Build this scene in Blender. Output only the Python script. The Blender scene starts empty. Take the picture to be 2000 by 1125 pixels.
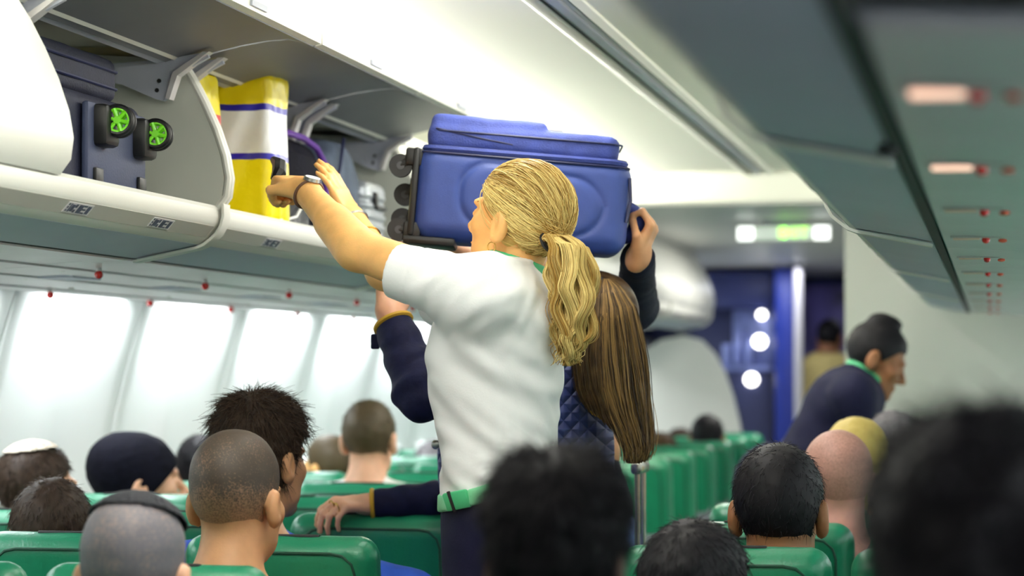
import bpy, bmesh, math, random
import numpy as np
from mathutils import Vector, Matrix
random.seed(7); RNG = np.random.default_rng(7)
SC = bpy.context.scene
COL = SC.collection
R = math.radians
PI = math.pi

# ------------------------------------------------------------------ camera
F_PX = 4550.0                      # focal length in pixels of the 2000 px wide frame
YAW, PITCH = math.atan(940/4550), math.atan(163/4550)
CAM = np.array([1.0, 0.0, 1.35])
FW = np.array([-math.sin(YAW)*math.cos(PITCH), math.cos(YAW)*math.cos(PITCH), math.sin(PITCH)])
RT = np.array([math.cos(YAW), math.sin(YAW), 0.0])
UP = np.cross(RT, FW)
cd = bpy.data.cameras.new('camera'); cam = bpy.data.objects.new('camera', cd); COL.objects.link(cam)
cd.sensor_width = 36.0; cd.lens = F_PX*36/2000; cd.clip_start = 0.1; cd.clip_end = 100
cam.location = CAM; cam.rotation_euler = (PI/2+PITCH, 0, YAW)
cd.dof.use_dof = True; cd.dof.focus_distance = 4.75; cd.dof.aperture_fstop = 2.9
SC.camera = cam

def pt(px, py, d):                 # point seen at a pixel, at camera depth d
    return CAM + d*(FW + RT*(px-1000)/F_PX + UP*(562.5-py)/F_PX)
def pY(px, py, Y):                 # point seen at a pixel, in the cross plane Y
    v = FW + RT*(px-1000)/F_PX + UP*(562.5-py)/F_PX
    return CAM + v*(Y-CAM[1])/v[1]

# ------------------------------------------------------------------ light and exposure
w = bpy.data.worlds.new('world'); SC.world = w; w.use_nodes = True
w.node_tree.nodes['Background'].inputs[0].default_value = (0.80, 0.87, 1.0, 1)
w.node_tree.nodes['Background'].inputs[1].default_value = 0.12
SC.view_settings.view_transform = 'Standard'; SC.view_settings.look = 'None'
SC.view_settings.exposure = 0.42; SC.view_settings.gamma = 1.0
SC.view_settings.use_curve_mapping = False
try:
    SC.cycles.use_denoising = True
    SC.cycles.max_bounces = 8; SC.cycles.diffuse_bounces = 5
    SC.cycles.sample_clamp_indirect = 4.0
except Exception:
    pass
def area(name, loc, sx, sy, power, aim, col=(1, 1, 1), spread=180):
    l = bpy.data.lights.new(name, 'AREA'); l.shape = 'RECTANGLE'; l.size = sx; l.size_y = sy
    l.energy = power; l.color = col; l.spread = R(spread)
    o = bpy.data.objects.new(name, l); COL.objects.link(o); o.location = loc
    o.rotation_euler = Vector(aim).to_track_quat('-Z', 'Y').to_euler(); return o
WARM = (1.0, 0.98, 0.91); COOL = (0.93, 0.97, 1.0)
def strip_light(name, loc, sx, length, power, ang, col, spread=180):   # a lamp strip that runs along the cabin (Y)
    o = area(name, loc, sx, length, power, (0, 0, -1), col, spread); o.rotation_euler = (0, R(ang), 0); return o
# cove lamps above the bins (bounce off the ceiling); the side with the open bins is brighter
strip_light('cove_lamp', (-0.72, 8.5, 1.35+0.78), 0.08, 11.0, 92, 180+38, WARM)
strip_light('cove_lamp', (0.72, 6.6, 1.35+0.80), 0.08, 14.5, 30, 180-38, WARM)
# unseen fill lights added below the ceiling channel to brighten the aisle
for yy in (0.9, 3.2, 5.4, 7.6):
    strip_light('aisle_fill', (0.0, yy, 1.35+0.845), 0.10, 1.5, 5 if yy < 1 else 14, 0, WARM)
strip_light('soffit_fill', (0.0, 12.6, 1.35+0.725), 0.3, 1.6, 26, 0, WARM)  # added fill without a fitting, lifts the far bins and partition
# sidewall wash lamps below the bins
for k in range(-3, 11):
    strip_light('sidewall_lamp', (-1.548, 5.92+0.98*(k+0.5), 1.35+0.211), 0.04, 0.62, 6.6, 22, COOL, 180)
for k in range(-6, 6):
    strip_light('sidewall_lamp', (1.548, 5.92+0.98*(k+0.5), 1.35+0.211), 0.04, 0.62, 7.0, -22, COOL, 150)

# ------------------------------------------------------------------ helpers
def mat(name, col, rough=0.5, metal=0.0, noise=0.0, nscale=8.0, bump=0.0, bscale=60.0, spec=0.5, coat=0.0,
        emit=None, estr=0.0, sss=0.0, col2=None, sheen=0.0, stretch=None):
    m = bpy.data.materials.new(name); m.use_nodes = True
    nt = m.node_tree; b = nt.nodes['Principled BSDF']; L = nt.links
    b.inputs['Base Color'].default_value = (*col, 1); b.inputs['Roughness'].default_value = rough
    b.inputs['Metallic'].default_value = metal; b.inputs['Specular IOR Level'].default_value = spec
    b.inputs['Coat Weight'].default_value = coat; b.inputs['Sheen Weight'].default_value = sheen
    if sss:
        b.inputs['Subsurface Weight'].default_value = sss
        b.inputs['Subsurface Radius'].default_value = (0.012, 0.004, 0.002); b.inputs['Subsurface Scale'].default_value = 1.0
    if emit: b.inputs['Emission Color'].default_value = (*emit, 1); b.inputs['Emission Strength'].default_value = estr
    tc = nt.nodes.new('ShaderNodeTexCoord'); src = tc.outputs['Object']
    if stretch:
        mp = nt.nodes.new('ShaderNodeMapping'); mp.inputs['Scale'].default_value = stretch
        L.new(src, mp.inputs[0]); src = mp.outputs[0]
    if noise or col2:
        n = nt.nodes.new('ShaderNodeTexNoise'); n.inputs['Scale'].default_value = nscale; n.inputs['Detail'].default_value = 5
        L.new(src, n.inputs['Vector'])
        mx = nt.nodes.new('ShaderNodeMix'); mx.data_type = 'RGBA'
        a = col2 if col2 else tuple(max(0, c*(1-noise)) for c in col)
        c2 = col if col2 else tuple(min(1, c*(1+noise)) for c in col)
        mx.inputs[6].default_value = (*a, 1); mx.inputs[7].default_value = (*c2, 1)
        rp = nt.nodes.new('ShaderNodeMapRange'); rp.inputs[1].default_value = .35; rp.inputs[2].default_value = .65
        L.new(n.outputs['Fac'], rp.inputs[0]); L.new(rp.outputs[0], mx.inputs[0]); L.new(mx.outputs[2], b.inputs['Base Color'])
    if bump:
        n2 = nt.nodes.new('ShaderNodeTexNoise'); n2.inputs['Scale'].default_value = bscale; n2.inputs['Detail'].default_value = 4
        L.new(src, n2.inputs['Vector'])
        bp = nt.nodes.new('ShaderNodeBump'); bp.inputs['Strength'].default_value = bump; bp.inputs['Distance'].default_value = 0.01
        L.new(n2.outputs['Fac'], bp.inputs['Height']); L.new(bp.outputs[0], b.inputs['Normal'])
    return m
def S(r, g, b):                    # sRGB 0-255 to linear
    f = lambda v: (v/255/12.92) if v/255 <= .04045 else ((v/255+.055)/1.055)**2.4
    return (f(r), f(g), f(b))

def mesh_np(name, verts, faces, smooth=True, attr=None):
    verts = np.asarray(verts, np.float32); faces = np.asarray(faces, np.int32); k = faces.shape[1]
    me = bpy.data.meshes.new(name)
    me.vertices.add(len(verts)); me.vertices.foreach_set('co', verts.ravel())
    me.loops.add(faces.size); me.loops.foreach_set('vertex_index', faces.ravel())
    me.polygons.add(len(faces))
    me.polygons.foreach_set('loop_start', np.arange(0, faces.size, k, dtype=np.int32))
    me.polygons.foreach_set('loop_total', np.full(len(faces), k, np.int32))
    me.polygons.foreach_set('use_smooth', np.full(len(faces), smooth))
    if attr is not None:
        a = me.attributes.new('rnd', 'FLOAT', 'POINT'); a.data.foreach_set('value', np.asarray(attr, np.float32))
    me.update(calc_edges=True); me.validate()
    return me
def link(name, me, m=None, parent=None, loc=None):
    o = bpy.data.objects.new(name, me); COL.objects.link(o)
    if m is not None:
        if len(me.materials) == 0: me.materials.append(m)
        elif me.materials[0] != m:
            o.material_slots[0].link = 'OBJECT'; o.material_slots[0].material = m
    if parent is not None: o.parent = parent
    if loc is not None: o.location = loc
    return o
def tag(o, label=None, cat=None, group=None, kind=None):
    if label: o['label'] = label
    if cat: o['category'] = cat
    if group: o['group'] = group
    if kind: o['kind'] = kind
    return o
def thing(name, label, cat, loc=(0, 0, 0), group=None, rz=0):
    o = bpy.data.objects.new(name, None); COL.objects.link(o); o.location = loc; o.rotation_euler = (0, 0, rz)
    o.empty_display_size = .05
    return tag(o, label, cat, group)
class MB:                          # collects shapes into one mesh
    def __init__(s): s.bm = bmesh.new()
    def box(s, c, half, rot=None, bev=0.0, seg=2):
        r = bmesh.ops.create_cube(s.bm, size=1.0); vs = r['verts']
        M = Matrix.Translation(Vector(c)) @ (rot.to_4x4() if rot is not None else Matrix()) @ Matrix.Diagonal((2*half[0], 2*half[1], 2*half[2], 1))
        bmesh.ops.transform(s.bm, matrix=M, verts=vs)
        if bev:
            es = list({e for v in vs for e in v.link_edges})
            bmesh.ops.bevel(s.bm, geom=es, offset=bev, segments=seg, profile=.5, affect='EDGES')
        return s
    def cyl(s, a, b, r1, r2=None, seg=16, caps=True):
        a, b = Vector(a), Vector(b); d = b-a; r2 = r1 if r2 is None else r2
        r = bmesh.ops.create_cone(s.bm, cap_ends=caps, segments=seg, radius1=r1, radius2=r2, depth=d.length)
        M = Matrix.Translation((a+b)/2) @ d.to_track_quat('Z', 'Y').to_matrix().to_4x4()
        bmesh.ops.transform(s.bm, matrix=M, verts=r['verts']); return s
    def sph(s, c, r, seg=12, sc=(1, 1, 1)):
        q = bmesh.ops.create_uvsphere(s.bm, u_segments=seg, v_segments=max(6, seg//2), radius=r)
        bmesh.ops.transform(s.bm, matrix=Matrix.Translation(Vector(c)) @ Matrix.Diagonal((*sc, 1)), verts=q['verts']); return s
    def tube(s, pts, r, seg=8, closed=False):
        n = len(pts); P = [Vector(p) for p in pts]; rings = []
        ref = None
        for i in range(n):
            t = (P[(i+1) % n]-P[i-1]) if (closed or 0 < i < n-1) else (P[1]-P[0] if i == 0 else P[-1]-P[-2])
            t.normalize()
            if ref is None: ref = t.orthogonal().normalized()
            ref = (ref - t*ref.dot(t)).normalized(); bi = t.cross(ref)
            rr = r[i] if hasattr(r, '__len__') else r
            rings.append([s.bm.verts.new(P[i]+(ref*math.cos(2*PI*k/seg)+bi*math.sin(2*PI*k/seg))*rr) for k in range(seg)])
        for i in range(n if closed else n-1):
            A, B = rings[i], rings[(i+1) % n]
            for k in range(seg): s.bm.faces.new((A[k], A[(k+1) % seg], B[(k+1) % seg], B[k]))
        if not closed:
            s.bm.faces.new(rings[0][::-1]); s.bm.faces.new(rings[-1])
        return s
    def prism(s, prof, y0, y1, f=None):   # closed outline prof [(a,b)] swept from y0 to y1; f maps (a,y,b) to xyz
        f = f or (lambda a, y, b: (a, y, b))
        A = [s.bm.verts.new(f(a, y0, b)) for a, b in prof]; B = [s.bm.verts.new(f(a, y1, b)) for a, b in prof]
        n = len(prof)
        for i in range(n): s.bm.faces.new((A[i], A[(i+1) % n], B[(i+1) % n], B[i]))
        s.bm.faces.new(A[::-1]); s.bm.faces.new(B); return s
    def grid(s, fn, nu, nv, wrap=False):  # open sheet from a function of (u,v)
        V = [[s.bm.verts.new(fn(i/nu, j/nv)) for j in range(nv+1)] for i in range(nu+1)]
        for i in range(nu):
            for j in range(nv): s.bm.faces.new((V[i][j], V[i+1][j], V[i+1][j+1], V[i][j+1]))
        return s
    def mesh(s, name, smooth=30):
        bmesh.ops.recalc_face_normals(s.bm, faces=s.bm.faces[:])
        me = bpy.data.meshes.new(name); s.bm.to_mesh(me); s.bm.free()
        if smooth:
            me.polygons.foreach_set('use_smooth', [True]*len(me.polygons))
            try: me.set_sharp_from_angle(angle=R(smooth))
            except Exception: pass
        return me
    def build(s, name, m, parent=None, loc=None, smooth=30): return link(name, s.mesh(name, smooth), m, parent, loc)
def thick(prof, t):                # an open (a,b) line given a thickness: closed outline
    P = np.array(prof, float); T = np.gradient(P, axis=0); T /= np.linalg.norm(T, axis=1)[:, None]
    N = np.stack([-T[:, 1], T[:, 0]], 1)
    return [tuple(p) for p in P] + [tuple(p) for p in (P+N*t)[::-1]]
def wnoise(P, s, seed=0):          # cheap smooth noise (-1..1) on an (N,3) array
    r = np.random.default_rng(seed); out = np.zeros(len(P), np.float32)
    for k in range(7):
        v = r.normal(size=3); v *= s*(.6+.35*k)/np.linalg.norm(v)
        out += np.sin(P @ v.astype(np.float32)+r.uniform(0, 6.28)+1.3*np.sin(P @ (np.roll(v, 1)*.7).astype(np.float32)+r.uniform(0, 6.28)))
    return out/4.0

# ------------------------------------------------------------------ signed-distance bodies
def smin(a, b, k):
    if k <= 0: return np.minimum(a, b)
    h = np.maximum(k-np.abs(a-b), 0)/k
    return np.minimum(a, b)-h*h*k*.25
def smax(a, b, k): return -smin(-a, -b, k)
def f3(v): return np.asarray(v, np.float32)
def ell(c, r, Rm=None):
    c, r = f3(c), f3(r); Rm = None if Rm is None else f3(Rm)
    def f(P):
        q = P-c
        if Rm is not None: q = q @ Rm
        k0 = np.sqrt(((q/r)**2).sum(1)); k1 = np.sqrt(((q/(r*r))**2).sum(1))+1e-9
        return k0*(k0-1)/k1
    return f
def rc(a, b, r1, r2):
    a, b = f3(a), f3(b); ba = b-a; L2 = float((ba*ba).sum())+1e-12
    def f(P):
        q = P-a; t = np.clip(q @ ba/L2, 0, 1)
        return np.sqrt(((q-t[:, None]*ba)**2).sum(1))-(r1+(r2-r1)*t)
    return f
def rbx(c, half, r, Rm=None):
    c, half = f3(c), f3(half)-r; Rm = None if Rm is None else f3(Rm)
    def f(P):
        q = P-c
        if Rm is not None: q = q @ Rm
        q = np.abs(q)-half
        return np.sqrt((np.maximum(q, 0)**2).sum(1))+np.minimum(q.max(1), 0)-r
    return f
def loft(rows, ax_u, ax_v, org):   # rows: z, centre u, centre v, half u, half v  -> elliptical trunk
    rows = sorted(rows); A = np.array(rows, np.float32); ax_u, ax_v, org = f3(ax_u), f3(ax_v), f3(org)
    def f(P):
        q = P-org; u = q @ ax_u; v = q @ ax_v; z = P[:, 2]
        I = [np.interp(z, A[:, 0], A[:, k]) for k in (1, 2, 3, 4)]
        k = np.sqrt(((u-I[0])/I[2])**2+((v-I[1])/I[3])**2)
        d = (k-1)*np.minimum(I[2], I[3])
        return np.maximum(d, np.maximum(A[0, 0]-z, z-A[-1, 0])).astype(np.float32)
    return f
def union(lst):                    # [(f,k), ...]
    def f(P):
        d = None
        for g, k in lst:
            e = g(P); d = e if d is None else smin(d, e, k)
        return d
    return f
def sdf_mesh(f, lo, hi, h, B=8):
    lo = f3(lo); hi = f3(hi)
    nb = np.maximum(1, np.ceil((hi-lo)/(h*B))).astype(int); n = nb*B+1
    c = np.stack(np.meshgrid(*[np.arange(k) for k in nb], indexing='ij'), -1).reshape(-1, 3)
    dc = f(lo+(c+.5).astype(np.float32)*(h*B)).astype(np.float32)
    keep = np.abs(dc) < h*B*1.25
    V = np.repeat(np.repeat(np.repeat(np.where(dc < 0, -1, 1).reshape(nb).astype(np.float32), B, 0), B, 1), B, 2)
    V = np.pad(V, ((0, 1), (0, 1), (0, 1)), mode='edge')
    loc = np.stack(np.meshgrid(*[np.arange(B+1)]*3, indexing='ij'), -1).reshape(-1, 3)
    kb = c[keep]
    for s in range(0, len(kb), 700):
        ix = (kb[s:s+700, None, :]*B+loc[None]).reshape(-1, 3)
        V[ix[:, 0], ix[:, 1], ix[:, 2]] = f(lo+ix.astype(np.float32)*h)
    I = V < 0
    cnt = np.zeros(tuple(n-1), np.int8)
    for dx in (0, 1):
        for dy in (0, 1):
            for dz in (0, 1): cnt += I[dx:n[0]-1+dx, dy:n[1]-1+dy, dz:n[2]-1+dz]
    act = np.argwhere((cnt > 0) & (cnt < 8))
    idx = np.full(tuple(n-1), -1, np.int32); idx[act[:, 0], act[:, 1], act[:, 2]] = np.arange(len(act))
    acc = np.zeros((len(act), 3), np.float32); num = np.zeros(len(act), np.float32)
    cor = [(i, j, k) for i in (0, 1) for j in (0, 1) for k in (0, 1)]
    cv = {q: V[act[:, 0]+q[0], act[:, 1]+q[1], act[:, 2]+q[2]] for q in cor}
    for q in cor:
        for ax in range(3):
            if q[ax]: continue
            p = list(q); p[ax] = 1; a, b = cv[q], cv[tuple(p)]
            m = (a < 0) != (b < 0); t = np.where(m, a/(a-b+1e-12*(a == b)), 0)
            e = np.tile(f3(q), (len(act), 1)); e[:, ax] += t
            acc += e*m[:, None]; num += m
    verts = lo+(act+acc/num[:, None])*h
    faces = []
    for ax in range(3):
        sl0 = [slice(None)]*3; sl1 = [slice(None)]*3; sl0[ax] = slice(0, -1); sl1[ax] = slice(1, None)
        A, Bq = I[tuple(sl0)], I[tuple(sl1)]; ch = np.argwhere(A != Bq)
        o1, o2 = [(1, 2), (2, 0), (0, 1)][ax]
        ok = (ch[:, o1] > 0) & (ch[:, o2] > 0) & (ch[:, o1] < n[o1]-1) & (ch[:, o2] < n[o2]-1); ch = ch[ok]
        ins = A[ch[:, 0], ch[:, 1], ch[:, 2]]
        qs = []
        for d1, d2 in ((0, 0), (1, 0), (1, 1), (0, 1)):
            cc = ch.copy(); cc[:, o1] -= 1-d1; cc[:, o2] -= 1-d2
            qs.append(idx[cc[:, 0], cc[:, 1], cc[:, 2]])
        q = np.stack(qs, 1); q[~ins] = q[~ins][:, ::-1]; faces.append(q)
    faces = np.concatenate(faces); faces = faces[(faces >= 0).all(1)]
    return verts, faces
def sdf_obj(name, f, lo, hi, h, m, parent=None, org=(0, 0, 0)):
    v, q = sdf_mesh(f, lo, hi, h); return link(name, mesh_np(name, v-f3(org), q), m, parent)
def strand_mesh(name, paths, rad, rnd):   # paths (n,m,3) -> thin three-sided tapering hairs, one mesh
    P = np.asarray(paths, np.float32); n, m, _ = P.shape
    T = np.gradient(P, axis=1); T /= np.linalg.norm(T, axis=2, keepdims=True)+1e-9
    ref = RNG.normal(size=(n, 1, 3)).astype(np.float32)
    s = np.cross(T, np.broadcast_to(ref, P.shape)); s /= np.linalg.norm(s, axis=2, keepdims=True)+1e-9
    b = np.cross(T, s); rad = np.broadcast_to(np.asarray(rad, np.float32), (n, m)) if np.ndim(rad) != 1 else np.tile(np.asarray(rad, np.float32), (n, 1))
    V = np.stack([P+(s*math.cos(a)+b*math.sin(a))*rad[..., None] for a in (0, 2*PI/3, 4*PI/3)], 2).reshape(-1, 3)
    base = np.arange(n*m).reshape(n, m)*3; i0, i1 = base[:, :-1].ravel(), base[:, 1:].ravel()
    Q = np.concatenate([np.stack([i0+k, i0+(k+1) % 3, i1+(k+1) % 3, i1+k], 1) for k in range(3)])
    return mesh_np(name, V, Q, True, np.repeat(np.asarray(rnd, np.float32), m*3))
def join_np(parts):                # [(v,q,rnd)] -> one
    V, Q, A, o = [], [], [], 0
    for v, q, a in parts:
        V.append(v); Q.append(np.asarray(q)+o); A.append(np.full(len(v), a, np.float32) if np.isscalar(a) else a); o += len(v)
    return np.concatenate(V), np.concatenate(Q), np.concatenate(A)

# ------------------------------------------------------------------ materials of the cabin
M_white = mat('cabin_white', S(224, 224, 217), .42, noise=.02, nscale=3, bump=.03, bscale=220)
M_ceil = mat('ceiling_white', S(240, 240, 228), .55, bump=.02, bscale=180)
M_wall = mat('sidewall_white', S(226, 230, 228), .45, bump=.03, bscale=200)
M_grey = mat('bin_grey', S(188, 192, 207), .5, noise=.03, nscale=4, bump=.04, bscale=300)
M_psu = mat('service_grey', S(216, 212, 214), .38, noise=.04, nscale=5, bump=.02, bscale=200, metal=.15)
M_strip = mat('lip_strip', S(172, 170, 162), .4)
M_dark = mat('rubber_black', S(20, 20, 22), .6)
M_inner = mat('bin_inner', S(196, 199, 190), .55, noise=.02)
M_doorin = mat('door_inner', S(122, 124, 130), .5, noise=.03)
M_red = mat('call_red', S(205, 30, 28), .25, coat=.5)
M_orange = mat('lamp_orange', S(214, 96, 70), .35)
M_cream = mat('placard_cream', S(226, 196, 176), .5)
M_addglow = mat('placard_added_glow', S(226, 196, 176), .5, emit=S(236, 190, 165), estr=1.2)  # added glow standing in for bright reflection on the nearest cream placards
M_ink = mat('placard_ink', S(70, 74, 92), .5)
M_metal = mat('brushed_metal', S(185, 185, 182), .3, metal=.8)
M_floor = mat('carpet', S(104, 108, 122), .9, noise=.15, nscale=120, bump=.3, bscale=400)
M_navy = mat('galley_navy', S(38, 48, 104), .45, noise=.12, nscale=2)
M_blue = mat('column_blue', S(20, 48, 150), .4)
M_green = mat('seat_green', S(24, 122, 88), .34, noise=.06, nscale=9, bump=.10, bscale=160, spec=.55)
M_seam = mat('seat_seam', S(14, 66, 48), .6)
M_piping = mat('seat_edge', S(48, 146, 108), .34, bump=.05, bscale=160)
M_frame = mat('seat_frame', S(128, 130, 140), .4, metal=.3)
M_glow = mat('lamp_white', (1, 1, 1), .5, emit=(1.0, .97, .92), estr=6.0)
M_exitw = mat('exit_white', (1, 1, 1), .5, emit=(.95, 1, .95), estr=1.6)
M_face = mat('exit_face', S(225, 235, 225), .4, emit=(.8, .9, .8), estr=.35)
M_exitg = mat('exit_green', (.5, 1, .2), .5, emit=(.45, 1.0, .12), estr=1.6)
Z0 = 1.35
def side(s): return lambda a, y, h: (s*a, y, Z0+h)
YB0, YB1 = -2.4, 19.0

# ------------------------------------------------------------------ shell
fl = MB().box((0, (YB0+YB1)/2, -.03), (1.9, (YB1-YB0)/2, .03)).build('floor', M_floor); tag(fl, kind='structure')
# ceiling panels in 2 m lengths on each side, and the central channel
RIBY = [5.92+.98*k for k in range(-8, 14)]
def ceil_prof():
    return [(.052, .868), (.15, .872), (.30, .872), (.45, .866), (.60, .850), (.72, .835), (.84, .815), (.90, .78)]
cl = thing('ceiling', None, None); tag(cl, kind='structure')
for s in (-1, 1):
    for k in range(-1, 6):
        y0, y1 = 1.9*k-.5, 1.9*k+1.395
        if y0 > 10: break
        y1 = min(y1, 10.12)
        MB().prism(thick(ceil_prof(), .012 if s < 0 else .012), y0, y1, side(s)).build('ceiling_panel', M_ceil, cl)
ch = MB().prism([(-.068, .862), (-.05, .852), (-.05, .872), (.05, .872), (.05, .852), (.068, .862), (.068, .885), (-.068, .885)], YB0, 10.12, side(1)).build('trim_1', M_white); tag(ch, kind='structure')
MB().prism([(-.012, .862), (.012, .862), (.012, .871), (-.012, .871)], YB0, 10.12, side(1)).build('channel_rib', M_grey, ch)
for x in (-.032, .032):
    MB().prism([(x-.003, .868), (x+.003, .868), (x+.003, .871), (x-.003, .871)], YB0, 10.12, side(1)).build('shadow_gap', M_dark, ch)
# closing step and soffit over the forward galley
st = MB().prism([(-1.7, .74), (1.7, .74), (1.7, .95), (-1.7, .95)], 10.125, 10.16, side(1)).build('trim_2', M_ceil); tag(st, kind='structure')
so = MB().prism([(-1.75, .73), (1.75, .73), (1.75, .76), (-1.75, .76)], 10.165, 18.0, side(1)).build('trim_3', M_white); tag(so, kind='structure')

# side walls: curved shell with panel pieces between the ribs
def wallx(z):                      # fuselage inside: |x| for height
    h = z-Z0
    return 1.585+.15*math.sin(min(max((.26-h)/.75, 0), 1)*PI/2)
for s, nm in ((-1, 'wall_window_side'), (1, 'wall_far_side')):
    wl = MB().prism([(1.66, .70), (1.72, -.1), (1.80, -.5), (1.80, -1.35), (1.86, -1.35), (1.86, .9), (1.66, .9)], YB0, YB1, side(s)).build(nm, M_wall)
    MB().prism([(1.655, .90), (.92, .95), (.92, .93), (1.655, .88)], YB0, YB1, side(s)).build('crown_panel', M_wall, cl)
    tag(wl, kind='structure')
    for i, y in enumerate(RIBY[:-1]):
        y1 = RIBY[i+1]
        prof = [(0.000, .030), (.012, .004), (.020, .0), (.085, .0), (.125, .018), (.40, .022), (.45, .004), (.53, .004), (.57, .022), (.86, .018), (.90, .0), (.965, .0), (.972, .004), (.98, .030)]
        def fn(u, v, y=y, s=s, prof=prof):
            t = u*.98; d = np.interp(t, [p[0] for p in prof], [p[1] for p in prof])
            z = 1.60-v*1.45
            d *= min(1, .35+v*2.2)
            return (s*(wallx(z)+d), y+t, z)
        us = [p[0]/.98 for p in prof]
        mb = MB(); V = [[mb.bm.verts.new(fn(u, j/12)) for j in range(13)] for u in us]
        for a in range(len(us)-1):
            for b in range(12): mb.bm.faces.new((V[a][b], V[a+1][b], V[a+1][b+1], V[a][b+1]))
        p = mb.build('wall_panel', M_wall, wl, smooth=50)
        if s < 0:                  # window with its shade pulled down, low in each bay
            for t in (.26, .72):
                zc = .85; x = wallx(zc)+.012
                fr = MB().tube([(s*(x-.004+(0 if abs(q) < 9 else 0)-.16*(math.sin(q)*.17-.0)*.5), y+t+.095*math.copysign(abs(math.cos(q))**.6, math.cos(q)), zc+.15*math.copysign(abs(math.sin(q))**.6, math.sin(q))) for q in np.linspace(0, 2*PI, 24, endpoint=False)], .009, 6, True).build('window_frame', M_wall, p)
                MB().box((s*(x+.002), y+t, zc), (.004, .088, .145), bev=.003).build('window_shade', M_wall, p)

# ------------------------------------------------------------------ overhead bins
DOORP = [(.778, .690), (.752, .650), (.725, .600), (.697, .540), (.676, .480), (.667, .430), (.672, .390), (.693, .362)]
def open_door_prof():              # the same curved panel swung up about its top edge
    hx, hz = .800, .700; ang = R(-84); out = []
    for a, h in DOORP:
        x, z = (.778-a), h-.690    # x towards the aisle
        c, sn = math.cos(-ang), math.sin(-ang)
        out.append((hx-(x*c-z*sn)-.0, hz+(x*sn+z*c)*.62))
    return out
LIPP = [(.690, .352), (.686, .362), (.694, .368), (.706, .360), (.708, .345), (.700, .335), (.690, .325), (.690, .310), (.700, .296), (.716, .288), (.730, .283)]
def overhead_bin(s, y0, y1, label, group, doors, lit=False):
    f = side(s); t = thing('overhead_bin', label, 'luggage bin', (s*1.0, (y0+y1)/2, Z0+.3), group)
    o = np.array(t.location)
    def add(mb, nm, m, sm=30): q = mb.build(nm, m, t, smooth=sm); q.data.transform(Matrix.Translation(-Vector(o))); return q
    g = .004
    # body: floor, back, top
    body = MB().prism([(.705, .345), (.95, .33), (1.42, .34), (1.46, .40), (1.40, .60), (1.20, .735), (.95, .735), (.80, .705), (.80, .715), (.95, .75), (1.22, .75), (1.42, .61), (1.48, .40), (1.44, .31), (.95, .275), (.735, .29)], y0+g, y1-g, f)
    add(body, 'bin_body', M_inner)
    lip = MB().prism([(.705, .368), (.694, .369), (.686, .360), (.684, .345), (.687, .330), (.691, .3225), (.713, .2975), (.722, .289), (.735, .283), (.735, .30), (.72, .34)], y0+g, y1-g, f)
    add(lip, 'bin_lip', M_white)
    st = MB().prism([(.6905, .3215), (.7120, .2970), (.7140, .2990), (.6925, .3235)], y0+.03, y1-.03, f); add(st, 'lip_strip', M_strip)
    un = MB().prism([(.735, .2825), (.74, .281), (.886, .2535), (.889, .262), (.74, .29)], y0+g, y1-g, f); add(un, 'bin_underside', M_grey)
    cr = MB().prism([(.765, .697), (.775, .69), (.80, .70), (.80, .72), (.79, .735), (.775, .73)], y0+g, y1-g, f); add(cr, 'bin_crown', M_white)
    cov = MB().prism(thick([(.678, .372), (.677, .345), (.682, .326), (.692, .308), (.705, .297), (.722, .284), (.738, .278), (.885, .249)], -.006), y1-.022, y1+.022, f); add(cov, 'joint_cover', M_white)
    # end panels (divider) with a pale rim
    dv = [(.70, .355)]+[(a+.006, h) for a, h in DOORP[::-1]]+[(.80, .70), (1.20, .73), (1.40, .60), (1.46, .40), (1.42, .34), (.95, .33)]
    for yy in (y0+g, y1-g-.012):
        d = add(MB().prism(dv, yy, yy+.012, f), 'divider', M_inner)
        rim = MB().tube([f(a-.002, yy+.006, h) for a, h in DOORP]+[f(.70, yy+.006, .352)], .0085, 8); add(rim, 'divider_rim', M_white).parent = d
    n = len(doors); L = (y1-y0)/n
    for i, dr in enumerate(doors):
        a0, a1 = y0+i*L+g*1.5, y0+(i+1)*L-g*1.5
        if dr == 'closed':
            pr = thick([(a-.012, h) for a, h in DOORP], .012)
            d = add(MB().prism(pr, a0, a1, f), 'bin_door', M_white)
            ha = MB().prism([(.666, .375), (.690, .366), (.694, .372), (.670, .383)], (a0+a1)/2-.06, (a0+a1)/2+.06, f); add(ha, 'latch', M_grey).parent = d
        else:
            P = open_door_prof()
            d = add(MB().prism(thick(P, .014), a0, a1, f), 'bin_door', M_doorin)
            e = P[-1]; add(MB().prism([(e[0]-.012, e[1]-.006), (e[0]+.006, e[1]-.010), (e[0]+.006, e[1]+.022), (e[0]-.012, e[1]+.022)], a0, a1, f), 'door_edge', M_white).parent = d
            ib = MB().prism([(.800, .688), (.815, .684), (.815, .698), (.800, .70)], a0, a1, f); add(ib, 'hinge_rail', M_grey)
            mid = (a0+a1)/2
            la = MB().box(f(e[0]-.014, mid, e[1]+.008), (.003, .05, .006)); add(la, 'latch', M_grey).parent = d
            for yy in (a0+.035, a1-.055):   # hinge arms, flat plates with screws
                arm = MB().prism([(1.00, .682), (.86, .690), (.80, .693), (.70, .706), (.695, .694), (.765, .660), (.772, .640), (.785, .607), (.80, .600), (.822, .606), (.90, .640), (1.00, .655)], yy, yy+.012, f)
                A = add(arm, 'hinge_arm', M_grey)
                fl = MB().prism([(.690, .706), (.705, .706), (.775, .662), (.792, .604), (.782, .602), (.764, .654)], yy-.012, yy+.018, f); add(fl, 'hinge_flange', M_psu).parent = A
                for (sa, sh) in ((.815, .624), (.810, .645), (.95, .668)):
                    add(MB().cyl(f(sa, yy-.002, sh), f(sa, yy+.001, sh), .005, seg=8), 'screw', M_dark).parent = A
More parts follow.
